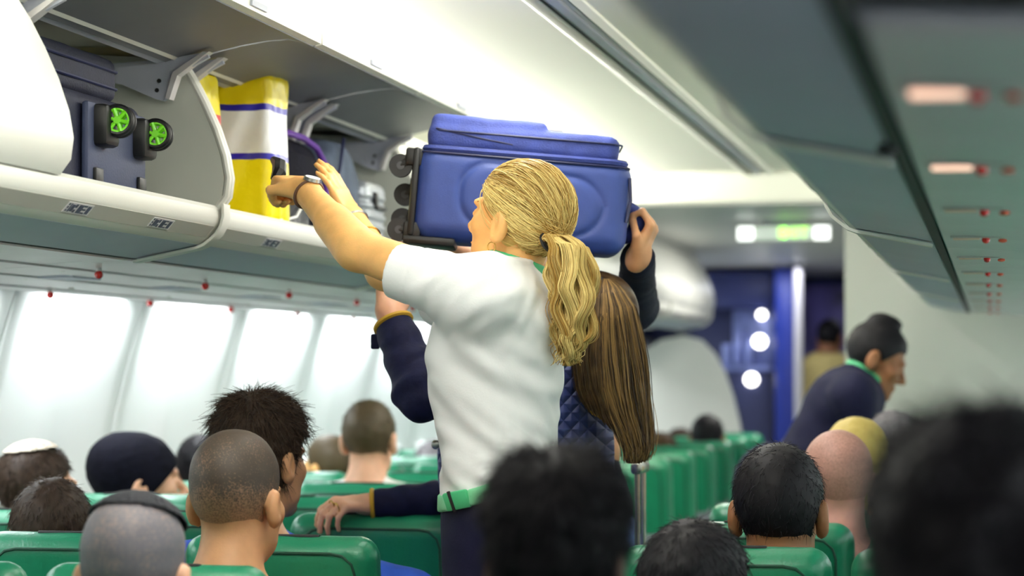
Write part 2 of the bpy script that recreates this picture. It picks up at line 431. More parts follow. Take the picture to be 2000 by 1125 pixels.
    for yy in (y0+.42, y0+1.05, y0+1.5):          # printed row placards on the lip strip
        L_ = lambda q, o: (.6905+q*.0215-o*.75, .3215-q*.0245-o*.66)     # along and off the strip
        pl = add(MB().prism([L_(.12, .0010), L_(.88, .0010), L_(.88, -.001), L_(.12, -.001)], yy-.062, yy+.062, f), 'row_placard', M_psu)
        for yw, q0, q1, hw in ((-.053, .2, .34, .003), (-.053, .42, .56, .003), (-.053, .64, .78, .003), (-.042, .2, .8, .0028), (-.030, .25, .75, .0065), (-.016, .2, .45, .0045), (-.016, .58, .8, .0045), (.006, .2, .8, .0100), (.026, .2, .30, .0075), (.026, .45, .55, .0075), (.026, .7, .8, .0075), (.046, .22, .78, .0075)):
            add(MB().prism([L_(q0, .0016), L_(q1, .0016), L_(q1, .0004), L_(q0, .0004)], yy+yw-hw, yy+yw+hw, f), 'placard_mark', M_ink).parent = pl
    return t
LB = 3.11
binsL = [(LB-1.84, LB, ['closed', 'closed'], 'closed white bin at the near end of the opened row'),
         (LB, LB+1.84, ['closed', 'open'], 'white bin with one curved door shut and green-wheeled luggage under the raised one'),
         (LB+1.84, LB+3.68, ['open', 'open'], 'open bin holding the yellow bag, both doors swung up'),
         (LB+3.68, LB+5.52, ['closed', 'closed'], 'closed white bin just past the opened ones, behind the raised blue suitcase'),
         (LB+5.52, LB+7.36, ['closed', 'closed'], 'second closed white bin past the opened ones on the open-bin side'),
         (LB+7.36, LB+9.2, ['closed', 'closed'], 'third closed white bin past the opened ones on the open-bin side'),
         (LB+9.2, LB+11.0, ['closed', 'closed'], 'last closed rounded white bin before the navy galley')]
for y0, y1, d, lab in binsL: overhead_bin(-1, y0, y1, lab, 'overhead bins on the window-wall side', d)
ordn = ['first', 'second', 'third', 'fourth', 'fifth', 'sixth', 'seventh', 'eighth', 'ninth', 'tenth', 'eleventh', 'twelfth', 'thirteenth', 'fourteenth', 'fifteenth']
for i in range(5):
    y0 = .95+1.84*i
    overhead_bin(1, y0, y0+1.84, f'grey underside of shut bin above the seats across the aisle, {ordn[i]} from the camera', 'overhead bins across the aisle', ['closed', 'closed'])
# black gap strip between the bins and service panels, across the aisle
gs = MB().prism([(.889, .250), (.905, .249), (.905, .262), (.889, .263)], .5, 10.1, side(1)).build('trim_4', M_dark); tag(gs, kind='structure')
MB().sph((.886, 2.62, Z0+.247), .013, 10, (1, 1, .6)).build('strip_knob', M_dark, gs)
gs2 = MB().prism([(.889, .252), (.893, .2515), (.893, .262), (.889, .263)], .5, 14, side(-1)).build('trim_5', M_dark); tag(gs2, kind='structure')

# ------------------------------------------------------------------ passenger service panels
def psu(s, y0, label, group):
    f = side(s); t = thing('service_panel', label, 'ceiling panel', (s*1.2, y0+.378, Z0+.25), group); o = Vector(t.location)
    def add(mb, nm, m): q = mb.build(nm, m, t); q.data.transform(Matrix.Translation(-o)); return q
    def hp(a): return .2525-(a-.893)*.055          # sloping down to the wall
    cuts = [.908 if s > 0 else .896, .98, 1.10, 1.19, 1.28, 1.37, 1.46, 1.53]
    if s > 0: cuts = [.908, 1.53]
    for i in range(len(cuts)-1):
        a0, a1 = cuts[i]+.0025, cuts[i+1]-.0025; lift = .0 if i % 2 else .004
        add(MB().prism([(a0, hp(a0)-lift), (a1, hp(a1)-lift), (a1, hp(a1)+.005), (a0, hp(a0)+.005)], y0+.003, y0+.753, f), 'panel_strip', M_psu)
    add(MB().prism([(.90, hp(.9)+.0055), (1.53, hp(1.53)+.0055), (1.53, hp(1.53)+.01), (.90, hp(.9)+.01)], y0, y0+.756, f), 'panel_tray', M_grey)
    if s < 0:
        for a, yy in ((1.06, y0+.25), (1.475, y0+.19)):
            add(MB().cyl(f(a, yy, hp(a)), f(a, yy, hp(a)-.010), .006, seg=10), 'button_stem', M_psu)
            add(MB().sph(f(a, yy, hp(a)-.016), .0105, 12), 'call_button', M_red)
        for a, yy in ((1.14, y0+.22), (1.32, y0+.42), (1.42, y0+.20)):
            add(MB().sph(f(a, yy, hp(a)-.002), .008, 10, (1, 1.6, .5)), 'reading_lamp', M_white)
        add(MB().box(f(1.24, y0+.5, hp(1.24)-.002), (.05, .09, .003)), 'speaker', M_grey)
    else:
        a = .988
        add(MB().sph(f(a, y0+.38, hp(a)-.007), .0078, 12, (1, 1, .9)), 'call_button', M_red)
        add(MB().box(f(.953, y0+.38, hp(.953)-.0062), (.024, .011, .0025), bev=.001), 'placard', M_addglow if y0 < 3 else M_cream)
        add(MB().sph(f(1.018, y0+.38, hp(1.02)-.007), .0065, 10, (1.3, 1, .6)), 'warning_lamp', M_orange)
        add(MB().box(f(.97, y0+.32, hp(.97)-.0055), (.045, .0015, .002)), 'metal_edge', M_metal)
    return t
for k in range(12):
    psu(-1, 4.16+.756*k, f'grey service panel with red ball buttons below the open bins, {ordn[k]} from the camera', 'service panels below the open bins')
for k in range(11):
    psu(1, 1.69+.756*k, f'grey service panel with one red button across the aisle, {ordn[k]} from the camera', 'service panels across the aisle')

# ------------------------------------------------------------------ forward end: partitions and galley
def panel_shape(prof, y, th, name, m, label, cat):
    t = MB().prism(prof, y, y+th, lambda a, yy, b: (a, yy, b)).mesh(name, 40)
    o = link(name, t, m); return tag(o, label, cat)
YP = 14.75
pr = [pY(px, py, YP) for px, py in ((1250, 690), (1290, 664), (1335, 655), (1370, 664), (1395, 690), (1415, 725), (1432, 775), (1445, 830), (1452, 880))]
pr = [(p[0], p[2]) for p in pr]
panel_shape([(-1.72, .0)]+[(-1.72, pr[0][1]-.03)]+pr+[(pr[-1][0]+.01, 0.0)], YP, .05, 'partition_panel', M_white, 'white partition panel with a curved top corner ahead of the far green seats', 'partition')
x0 = pY(1650, 600, 10.6)[0]
panel_shape([(x0, 0), (1.55, 0), (1.55, 2.07), (x0, 2.07)], 10.6, .06, 'bulkhead_panel', M_white, 'plain white bulkhead behind the bending crew member', 'partition')
xs = pY(1655, 480, 10.5)[0]
bw = MB().prism([(-1.8, 0), (1.8, 0), (1.8, 2.2), (-1.8, 2.2)], 18.0, 18.08, lambda a, y, b: (a, y, b)).build('wall_front', M_navy); tag(bw, kind='structure')
back = MB().prism([(-1.85, 0), (1.85, 0), (1.85, 2.3), (-1.85, 2.3)], YB0-.06, YB0, lambda a, y, b: (a, y, b)).build('wall_rear', M_wall); tag(back, kind='structure')
# galley unit left of the doorway
def gx(px, Y): return pY(px, 600, Y)[0]
def gz(py, Y): return pY(1500, py, Y)[2]
g = thing('galley_unit', 'navy galley unit with lit counter niche past the white partition', 'galley', (gx(1450, 16.2), 16.2, 0))
def gadd(nm, m, x0, x1, z0, z1, y0, y1, bev=.004):
    q = MB().box(((x0+x1)/2, (y0+y1)/2, (z0+z1)/2), ((x1-x0)/2, (y1-y0)/2, (z1-z0)/2), bev=bev).build(nm, m, g); q.data.transform(Matrix.Translation(-Vector(g.location))); return q
Yg = 16.2; xL, xR = gx(1340, Yg), gx(1508, Yg)
M_navy2 = mat('galley_navy_dark', S(34, 42, 84), .5, noise=.1, nscale=3)
M_steel = mat('galley_steel', S(120, 132, 190), .3, metal=.4, noise=.25, nscale=14)
gadd('carcass', M_navy2, xL, xR, 0, 2.06, Yg+.25, Yg+.7)
gadd('upper_cabinet', M_navy, xL, xR, gz(600, Yg), 2.05, Yg, Yg+.25)
gadd('lower_cabinet', M_navy2, xL, xR, 0, gz(725, Yg), Yg, Yg+.25)
gadd('counter', M_steel, xL, xR, gz(725, Yg), gz(714, Yg), Yg-.02, Yg+.25)
gadd('back_plate', M_steel, gx(1425, Yg), xR-.01, gz(712, Yg), gz(602, Yg), Yg+.2, Yg+.25)
for i, (px, py) in enumerate(((1440, 650), (1462, 664), (1420, 672))):
    c = pY(px, py, Yg+.1); q = MB().cyl((c[0], Yg+.12, gz(712, Yg)), (c[0], Yg+.12, c[2]), .035, seg=14).build('canister', M_steel, g); q.data.transform(Matrix.Translation(-Vector(g.location)))
for px, py, r in ((1484, 667, .045), (1488, 615, .03), (1468, 741, .043), (1441, 488, .022)):
    c = pY(px, py, Yg-.01); q = MB().cyl((c[0], Yg+.0, c[2]), (c[0], Yg-.03, c[2]), r, seg=20).build('galley_lamp', M_glow, g); q.data.transform(Matrix.Translation(-Vector(g.location)))
cb = MB().box((gx(1535, 16.0), 16.0, 1.03), (.075, .06, 1.03), bev=.02).build('door_post', M_blue); tag(cb, 'bright royal blue upright post at the side of the galley doorway', 'post')
cp = MB().cyl((gx(1559, 15.8), 15.8, 0), (gx(1559, 15.8), 15.8, 2.05), .03, seg=16).build('grab_pole', M_psu); tag(cp, 'slim pale grey pole beside the blue post in the doorway', 'pole')
M_purple = mat('vestibule_purple', S(96, 88, 160), .5, noise=.4, nscale=5, col2=S(24, 20, 44))
vb = MB().box((gx(1620, 17.6), 17.6, 1.0), (.34, .05, 1.0), bev=.01).build('vestibule_door', M_purple)
vl = bpy.data.lights.new('galley_fill', 'AREA'); vl.energy = 6; vl.size = .5; vl.color = (.85, .88, 1); vo = bpy.data.objects.new('galley_fill', vl); COL.objects.link(vo); vo.location = (-.3, 15.5, 2.05)  # unseen lights added to brighten the galley and its blue post
vl2 = vl.copy(); vl2.energy = 1.5; vo2 = bpy.data.objects.new('galley_fill', vl2); COL.objects.link(vo2); vo2.location = (.2, 17.0, 2.05); tag(vb, 'dim purple door panel far down past the galley doorway', 'door')
# exit sign
Ye = 11.2; c0, c1 = pY(1438, 440, Ye), pY(1624, 471, Ye)
ex = thing('exit_sign', 'lit white ceiling sign with green lettering over the aisle', 'sign', ((c0[0]+c1[0])/2, Ye, (c0[2]+c1[2])/2))
hw, hz = (c1[0]-c0[0])/2, abs(c0[2]-c1[2])/2
MB().box((0, .03, 0), (hw, .03, hz), bev=.012).build('sign_case', M_white, ex)
for sx in (-1, 1): MB().box((sx*hw*.80, -.004, 0), (hw*.17, .006, hz*.8), bev=.004).build('sign_lamp', M_exitw, ex)
MB().box((0, -.003, 0), (hw*.58, .004, hz*.8), bev=.002).build('sign_face', M_face, ex)
MB().box((0, .03, hz+.02), (.1, .02, .025)).build('sign_mount', M_grey, ex)
for i, chx in enumerate('EXIT'):
    cu = bpy.data.curves.new('sign_letter', 'FONT'); cu.body = chx; cu.size = .078; cu.align_x = 'CENTER'; cu.align_y = 'CENTER'; cu.extrude = .002
    tmp = bpy.data.objects.new('tmp', cu); me = bpy.data.meshes.new_from_object(tmp); bpy.data.objects.remove(tmp)
    me.transform(Matrix.Rotation(PI/2, 4, 'X')); me.transform(Matrix.Translation((-.0+(i-1.5)*.036+.045, -.010, 0))); link('sign_letter', me, M_exitg, ex)

# ------------------------------------------------------------------ seats
SEATZ = 1.005
LROW = lambda k: 3.29+.756*k
RROW = lambda k: 3.17+.756*k
def seat_meshes():
    Rx = Matrix.Rotation(R(7), 3, 'X')           # leaning towards the passenger behind
    Rn = np.array(Rx)
    def back(P):
        d = rbx((0, 0, .70), (.212, .048, .305), .045, None)((P-f3((0, 0, .43))) @ f3(Rn)+f3((0, 0, .43)))
        q = (P-f3((0, 0, .43))) @ f3(Rn)+f3((0, 0, .43))
        groove = np.maximum(np.abs(q[:, 1]+.02)-.004, 0)  # seam round the edge
        d = smax(d, -(np.sqrt(((q[:, 1]+.026)/.004)**2+(np.minimum(np.abs(d), .02)/.003)**2)-1)*.003, .004)
        d += -.004*np.exp(-((q[:, 2]-.84)/.02)**2)*0
        d += .0012*wnoise(P*f3((1, 1, 2.2)), 22, 5)
        return d
    v, q = sdf_mesh(back, (-.26, -.16, .36), (.26, .12, 1.06), .010); bk = mesh_np('backrest', v, q)
    zt = v[:, 2].max(); off = SEATZ-zt
    def cush(P): return smin(rbx((0, .27, .40), (.213, .25, .065), .04)(P), rbx((0, .47, .39), (.205, .05, .05), .04)(P), .03)
    v, q = sdf_mesh(cush, (-.26, -.04, .28), (.26, .58, .52), .014); cu = mesh_np('seat_cushion', v, q)
    return bk, cu, off
BK, CU, OFF = seat_meshes()
def seam_mesh():                                 # raised piping a little in from the edge of the rear shell
    pts = []
    Rx = Matrix.Rotation(R(7), 3, 'X')
    base = [(-.172, .48), (-.172, .93), (-.165, .955), (-.145, .972), (-.12, .977), (.12, .977), (.145, .972), (.165, .955), (.172, .93), (.172, .48)]
    for x, z in base: p = Rx @ Vector((x, -.0475, z-.43)); pts.append((p.x, p.y, p.z+.43))
    return MB().tube(pts, .0032, 6).mesh('seam')
SEAM = seam_mesh()
FLAP = MB().box((0, 0, 0), (.085, .022, .004), bev=.002).mesh('velcro_strip')
ARM = MB().box((0, .22, .545), (.018, .17, .014), bev=.010).box((0, .08, .51), (.014, .03, .045), bev=.01).mesh('armrest')
LEGM = MB().box((-.12, .12, .17), (.018, .03, .17), bev=.006).box((.12, .12, .17), (.018, .03, .17), bev=.006).box((0, .40, .30), (.21, .015, .02), bev=.006).box((0, .12, .31), (.21, .02, .02), bev=.006).mesh('seat_base')
TRAY = MB().box((0, -.075, .66), (.19, .010, .10), bev=.008).mesh('tray_table')
SEATX = {'aisle': .475, 'middle': .935, 'window': 1.385}
def seat(s, pos, Y, label, group):
    t = thing('passenger_seat', label, 'seat', (s*SEATX[pos], Y, 0), group)
    b = link('backrest', BK, M_green, t, (0, 0, OFF)); link('seam', SEAM, M_seam, b)
    b2 = link('velcro_strip', FLAP, M_dark, b, (0, -.055, SEATZ-OFF+.001-.006)); b2.rotation_euler = (R(-10), 0, 0)
    link('seat_cushion', CU, M_green, t); link('seat_base', LEGM, M_frame, t)
    link('tray_table', TRAY, M_frame, t, (0, .004, -.03))
    for sx in ((-1, 1) if pos == 'aisle' else ((-s*-1,) if pos == 'window' else ())):
        a = link('armrest', ARM, M_frame, t, (sx*.232, 0, 0))
    return t
for k in range(-1, 14):
    for pos in SEATX:
        if LROW(k) > 14: continue
        if k < 1 and pos == 'window': pass
        seat(-1, pos, LROW(k), f'green leather {pos} seat on the open-bin side, {ordn[k+1]} row from the camera', 'green seats on the open-bin side')
for k in range(-1, 9):
    for pos in SEATX:
        seat(1, pos, RROW(k), f'green {pos} seat across the aisle from the open bins, {ordn[k+1]} row from camera', 'green seats across the aisle')
seat(1, 'middle', RROW(-2), 'green middle seat under the large curly head, next to the camera', 'green seats across the aisle')

# ------------------------------------------------------------------ people: shared anatomy
def skin(name, col, col2=None):
    return mat(name, col, .48, noise=.08, nscale=26, bump=.06, bscale=260, sss=.12, spec=.4)
M_skin = skin('skin_fair', S(222, 170, 140)); M_skin2 = skin('skin_tan', S(196, 144, 104)); M_skin3 = skin('skin_brown', S(150, 100, 66))
M_skin4 = skin('skin_dark', S(84, 54, 38)); M_skinp = skin('skin_pink', S(224, 164, 150)); M_skinw = skin('skin_warm', S(236, 180, 112))
M_eye = mat('eye_white', S(235, 232, 228), .2); M_iris = mat('eye_iris', S(40, 52, 60), .2)
def hairmat(name, dark, light, rough=.6):
    m = bpy.data.materials.new(name); m.use_nodes = True; nt = m.node_tree; b = nt.nodes['Principled BSDF']; L = nt.links
    b.inputs['Roughness'].default_value = rough; b.inputs['Specular IOR Level'].default_value = .22
    a = nt.nodes.new('ShaderNodeAttribute'); a.attribute_name = 'rnd'
    n = nt.nodes.new('ShaderNodeTexNoise'); n.inputs['Scale'].default_value = 40; tc = nt.nodes.new('ShaderNodeTexCoord'); L.new(tc.outputs['Object'], n.inputs['Vector'])
    ad = nt.nodes.new('ShaderNodeMath'); ad.operation = 'MULTIPLY_ADD'; L.new(n.outputs['Fac'], ad.inputs[0]); ad.inputs[1].default_value = .5; L.new(a.outputs['Fac'], ad.inputs[2])
    sb = nt.nodes.new('ShaderNodeMath'); sb.operation = 'SUBTRACT'; L.new(ad.outputs[0], sb.inputs[0]); sb.inputs[1].default_value = .25
    mx = nt.nodes.new('ShaderNodeMix'); mx.data_type = 'RGBA'; mx.inputs[6].default_value = (*dark, 1); mx.inputs[7].default_value = (*light, 1)
    L.new(sb.outputs[0], mx.inputs[0]); L.new(mx.outputs[2], b.inputs['Base Color']); return m
H_black = hairmat('hair_black', S(8, 7, 11), S(34, 30, 36)); H_dbrown = hairmat('hair_dark_brown', S(28, 20, 16), S(74, 56, 42))
H_brown = hairmat('hair_brown', S(52, 36, 24), S(112, 84, 54)); H_blond = hairmat('hair_blond', S(166, 126, 56), S(252, 228, 152), .45)
H_long = hairmat('hair_long_brown', S(46, 32, 20), S(150, 118, 70), .45); H_grey = hairmat('hair_grey', S(96, 92, 98), S(160, 154, 156))
H_olive = hairmat('hair_light_brown', S(62, 50, 30), S(120, 100, 62)); H_blond2 = hairmat('hair_blond_bob', S(176, 148, 70), S(236, 218, 140))
def speckle(name, hair, skinc, z0, z1, lo=.0, hi=1.0, sc=420):   # clipped hair: dense on top, skin shows through lower down
    m = bpy.data.materials.new(name); m.use_nodes = True; nt = m.node_tree; b = nt.nodes['Principled BSDF']; L = nt.links
    b.inputs['Roughness'].default_value = .6
    tc = nt.nodes.new('ShaderNodeTexCoord'); sp = nt.nodes.new('ShaderNodeSeparateXYZ'); L.new(tc.outputs['Object'], sp.inputs[0])
    rp = nt.nodes.new('ShaderNodeMapRange'); rp.inputs[1].default_value = z0; rp.inputs[2].default_value = z1; rp.inputs[3].default_value = lo; rp.inputs[4].default_value = hi
    L.new(sp.outputs['Z'], rp.inputs[0])
    n = nt.nodes.new('ShaderNodeTexNoise'); n.inputs['Scale'].default_value = sc; n.inputs['Detail'].default_value = 2; L.new(tc.outputs['Object'], n.inputs['Vector'])
    n2 = nt.nodes.new('ShaderNodeTexNoise'); n2.inputs['Scale'].default_value = 24; L.new(tc.outputs['Object'], n2.inputs['Vector'])
    s1 = nt.nodes.new('ShaderNodeMath'); s1.operation = 'MULTIPLY_ADD'; L.new(n.outputs['Fac'], s1.inputs[0]); s1.inputs[1].default_value = 1.1; s1.inputs[2].default_value = -.78
    s2 = nt.nodes.new('ShaderNodeMath'); s2.operation = 'MULTIPLY_ADD'; L.new(n2.outputs['Fac'], s2.inputs[0]); s2.inputs[1].default_value = .5; L.new(s1.outputs[0], s2.inputs[2])
    ad = nt.nodes.new('ShaderNodeMath'); ad.use_clamp = True; L.new(rp.outputs[0], ad.inputs[0]); L.new(s2.outputs[0], ad.inputs[1])
    mx = nt.nodes.new('ShaderNodeMix'); mx.data_type = 'RGBA'; mx.inputs[6].default_value = (*skinc, 1); mx.inputs[7].default_value = (*hair, 1)
    L.new(ad.outputs[0], mx.inputs[0]); L.new(mx.outputs[2], b.inputs['Base Color']); return m

def RM(face, up=(0, 0, 1)):        # axes (right, forward, up) as columns for a head or body facing a way
    f = Vector(face).normalized(); u = Vector(up); r = f.cross(u).normalized(); u = r.cross(f).normalized()
    return np.array([[r.x, f.x, u.x], [r.y, f.y, u.y], [r.z, f.z, u.z]])
def head_skull(P): return smin(ell((0, -.012, .045), (.076, .098, .088))(P), ell((0, .030, -.020), (.062, .066, .085))(P), .03)
def head_prims(P, fem=False):
    j = .92 if fem else 1.0
    d = ell((0, -.012, .045), (.075, .096, .087))(P)
    d = smin(d, ell((0, .043, -.030), (.057*j, .050, .074))(P), .035)
    d = smin(d, ell((0, .030, -.062), (.052*j, .052, .036))(P), .03)
    d = smin(d, ell((0, .083, -.090), (.022*j, .016, .017))(P), .025)
    A = np.abs(P[:, 0]); Q = P.copy(); Q[:, 0] = A
    d = smin(d, ell((.040, .064, -.008), (.024, .020, .022))(Q), .022)
    d = smin(d, ell((.022, .086, .034), (.026, .012, .010))(Q), .016)
    d = smax(d, -ell((.031, .106, .012), (.019, .020, .012))(Q), .014)
    d = smin(d, ell((.031, .083, .011), (.014, .012, .010))(Q), .006)
    d = smin(d, rc((0, .090, .020), (0, .116, -.020), .007, .0105)(P), .012)
    d = smin(d, ell((.011, .103, -.026), (.009, .011, .008))(Q), .006)
    d = smin(d, ell((0, .094, -.052), (.021, .009, .0062))(P), .006)
    d = smin(d, ell((0, .091, -.063), (.018, .009, .0068))(P), .006)
    d = smax(d, -ell((0, .106, -.0575), (.022, .012, .0016))(P), .003)
    er = ell((.082, -.013, .004), (.014, .021, .035))(Q)
    er = smax(er, -ell((.098, -.005, .007), (.013, .014, .024))(Q), .004)
    er = smin(er, ell((.078, -.004, -.022), (.008, .009, .011))(Q), .006)
    d = smin(d, er, .008)
    return d
def place(f, c, Rm, s=1.0):
    c = f3(c); Rm = f3(Rm)
    return lambda P: f(((P-c) @ Rm)/np.float32(s))*np.float32(s)
def to_w(c, Rm, s, p): return np.asarray(c)+np.asarray(Rm) @ (np.asarray(p, float)*s)
def hand_prims(wrist, fdir, back, thumb=1, curl=(20, 35, 25), s=1.0, spread=4.0, tcurl=0.0):
    """A hand: palm, four jointed fingers of unequal length and a thumb from the side of the palm."""
    x = np.array(fdir, float); x /= np.linalg.norm(x); z = np.array(back, float); z -= x*(z @ x); z /= np.linalg.norm(z)
    y = np.cross(z, x)*thumb; Rm = np.stack([x, y, z], 1); wr = np.array(wrist, float)
    W = lambda p: wr+Rm @ (np.array(p, float)*s)
    out = [(rbx(W((.050, .0, 0)), np.array((.046, .038, .0135))*s, .012*s, Rm), .0), (rc(W((-.02, 0, 0)), W((.02, 0, 0)), .024*s, .026*s), .02*s),
           (ell(W((.035, .028, -.006)), np.array((.032, .018, .016))*s, Rm), .012*s)]
    L = [(.044, .026, .021), (.048, .030, .022), (.045, .028, .021), (.036, .021, .019)]; ys = (.030, .010, -.010, -.029); bx = (.092, .096, .092, .084)
    for i in range(4):
        p = np.array((bx[i], ys[i], .002)); a = 0.0; sp = R(spread*(1.5-i)); r = (.0092, .0096, .0092, .0082)[i]
        for j in range(3):
            a += R(curl[j]*(1+.06*i)); d = np.array((math.cos(a)*math.cos(sp), math.cos(a)*math.sin(sp), -math.sin(a)))
            q = p+d*L[i][j]; out.append((rc(W(p), W(q), (r-.0006*j)*s, (r-.0006*(j+1))*s), (.008 if j == 0 else .004)*s)); p = q
    t0, t1 = np.array((.022, .034, -.006)), np.array((.052, .060, -.014)); t2 = np.array((.078, .068-.03*tcurl, -.022-.02*tcurl)); t3 = np.array((.100, .068-.055*tcurl, -.030-.03*tcurl))
    out += [(rc(W(t0), W(t1), .0145*s, .0115*s), .014*s), (rc(W(t1), W(t2), .0112*s, .0100*s), .004*s), (rc(W(t2), W(t3), .0100*s, .0082*s), .004*s)]
    def f(P):
        d = out[0][0](P)
        for g, k in out[1:]: d = smin(d, g(P), k)
        return d
    return f, W
# shared seated bodies: head, ears, neck, shoulders in one skin
def seated_body(fem):
    def f(P):
        d = head_prims(P, fem); nr = .047 if fem else .057
        d = smin(d, rc((0, -.018, -.05), (0, -.045, -.17), nr, nr+.006), .03) if False else smin(d, rc((0, -.018, -.05), (0, -.045, -.14), nr, nr+.006)(P), .03)
        A = P.copy(); A[:, 0] = np.abs(A[:, 0])
        d = smin(d, rc((.0, -.045, -.155), (.15, -.045, -.215), .055, .05)(A), .05)
        d = smin(d, ell((0, -.03, -.27), (.15, .085, .13))(P), .05)
        return d
    v, q = sdf_mesh(f, (-.23, -.16, -.44), (.23, .16, .16), .0055); return mesh_np('body', v, q)
BODY = {'m': seated_body(False), 'f': seated_body(True)}
EYE = [MB().sph((x, .079, .011), .0125, 12).mesh('eye') for x in (.031, -.031)]
BROW = [MB().tube([(.014*x, .095, .036), (.03*x, .092, .040), (.045*x, .080, .036)], .0024, 6).mesh('eyebrow') for x in (1, -1)]
def shirt_mesh(collar=0.0):        # seated torso with upper arms and forearms resting forward
    def f(P):
        A = P.copy(); A[:, 0] = np.abs(A[:, 0])
        d = smin(rc((0, -.04, -.245), (.165, -.04, -.275), .062, .062)(A), ell((0, -.03, -.40), (.185, .118, .20))(P), .05)
        d = smin(d, ell((0, -.02, -.62), (.175, .125, .16))(P), .08)
        d = smin(d, rc((.175, -.04, -.29), (.195, .0, -.53), .056, .044)(A), .04)
        d = smin(d, rc((.195, .0, -.53), (.13, .22, -.56), .044, .034)(A), .02)
        d = smin(d, rc((0, -.043, -.19), (0, -.045, -.215), .060, .072)(P), .03)
        d = smax(d, -rc((0, -.035, -.10), (0, -.045, -.21), .062, .060)(P), .006)
        return d+.002*wnoise(P, 38, 3)
    v, q = sdf_mesh(f, (-.31, -.2, -.80), (.31, .32, -.14), .011); return mesh_np('shirt', v, q)
SHIRT = shirt_mesh()
def trouser_mesh():
    def f(P):
        A = P.copy(); A[:, 0] = np.abs(A[:, 0])
        d = smin(ell((0, .0, .09), (.175, .13, .10))(P), rc((.09, .03, .10), (.11, .43, .11), .082, .062)(A), .04)
        return smin(d, rc((.11, .44, .10), (.10, .40, -.33), .062, .045)(A), .03)
    v, q = sdf_mesh(f, (-.21, -.16, -.40), (.21, .53, .22), .016); return mesh_np('trousers', v, q)
TROU = trouser_mesh()
SHOE = MB().box((.10, .44, -.405), (.045, .12, .035), bev=.03, seg=3).box((-.10, .44, -.405), (.045, .12, .035), bev=.03, seg=3).mesh('shoes')
def hair_shell(seed, t=.010, nape=-.070, amp=.004, ns=60, front=.060, side=-.005, top=0.0, sideburn=.0):
    """Short hair that follows the skull; stops at hairline, ears and nape."""
    def f(P):
        d = head_skull(P)-t-top*np.clip((P[:, 2]-.05)/.09, 0, 1)-amp*wnoise(P, ns, seed)-amp*.6*wnoise(P, ns*2.3, seed+1)
        y, z = P[:, 1], P[:, 2]
        hl = np.where(z > .07, front+.02, side+np.clip(z, 0, .07)*(front-side)/.07)
        d = smax(d, (y-hl)*.8, .012)
        d = smax(d, (nape+np.clip(y+.06, 0, .1)*.75-z)*.8, .012)
        d = smax(d, -ell((.082, -.006, .0), (.022, .026, .036))(np.stack([np.abs(P[:, 0]), P[:, 1], P[:, 2]], 1)), .006)
        return d
    return f
def surf_strands(v, q, n, length, comb, rad=.0006, jit=.5, m=6, seed=1, lift=.5, zmin=None):
    """Short hairs standing on a shell, combed along a direction field."""
    r = np.random.default_rng(seed); q = q[:, :4]; c = v[q].mean(1); nrm = np.cross(v[q[:, 2]]-v[q[:, 0]], v[q[:, 3]]-v[q[:, 1]]); ar = np.linalg.norm(nrm, axis=1); nrm /= ar[:, None]+1e-9
    if zmin is not None: ar = ar*(c[:, 2] > zmin)
    i = r.choice(len(q), n, p=ar/ar.sum()); p0 = c[i]+r.normal(size=(n, 3))*.0015; N = nrm[i]
    D = comb(p0, N, r); D = D-N*(D*N).sum(1, keepdims=True); D /= np.linalg.norm(D, axis=1, keepdims=True)+1e-9
    D = D+jit*r.normal(size=(n, 3)); L = length*(.6+.8*r.random(n))
    t = np.linspace(0, 1, m); P = p0[:, None]+(N[:, None]*lift*(t*(1.25-.6*t))[None, :, None]+D[:, None]*(t**1.3)[None, :, None])*L[:, None, None]
    rr = rad*(1-.75*t)
    P = P.astype(np.float32)
    me = strand_arrays(P, rr); return me[0], me[1], np.repeat(r.random(n).astype(np.float32), m*3)
def strand_arrays(P, rr):
    n, m, _ = P.shape; T = np.gradient(P, axis=1); T /= np.linalg.norm(T, axis=2, keepdims=True)+1e-9
    ref = RNG.normal(size=(n, 1, 3)).astype(np.float32); s = np.cross(T, np.broadcast_to(ref, P.shape)); s /= np.linalg.norm(s, axis=2, keepdims=True)+1e-9
    b = np.cross(T, s); rad = np.tile(np.asarray(rr, np.float32), (n, 1)) if np.ndim(rr) == 1 else rr
    V = np.stack([P+(s*math.cos(a)+b*math.sin(a))*rad[..., None] for a in (0, 2*PI/3, 4*PI/3)], 2).reshape(-1, 3)
    base = np.arange(n*m).reshape(n, m)*3; i0, i1 = base[:, :-1].ravel(), base[:, 1:].ravel()
    return V, np.concatenate([np.stack([i0+k, i0+(k+1) % 3, i1+(k+1) % 3, i1+k], 1) for k in range(3)])
def comb_crown(p, N, r):           # whorl out of the crown, falling to the nape and forehead
    d = p-np.array((0.01, -.05, .13)); d[:, 2] -= .02; return d
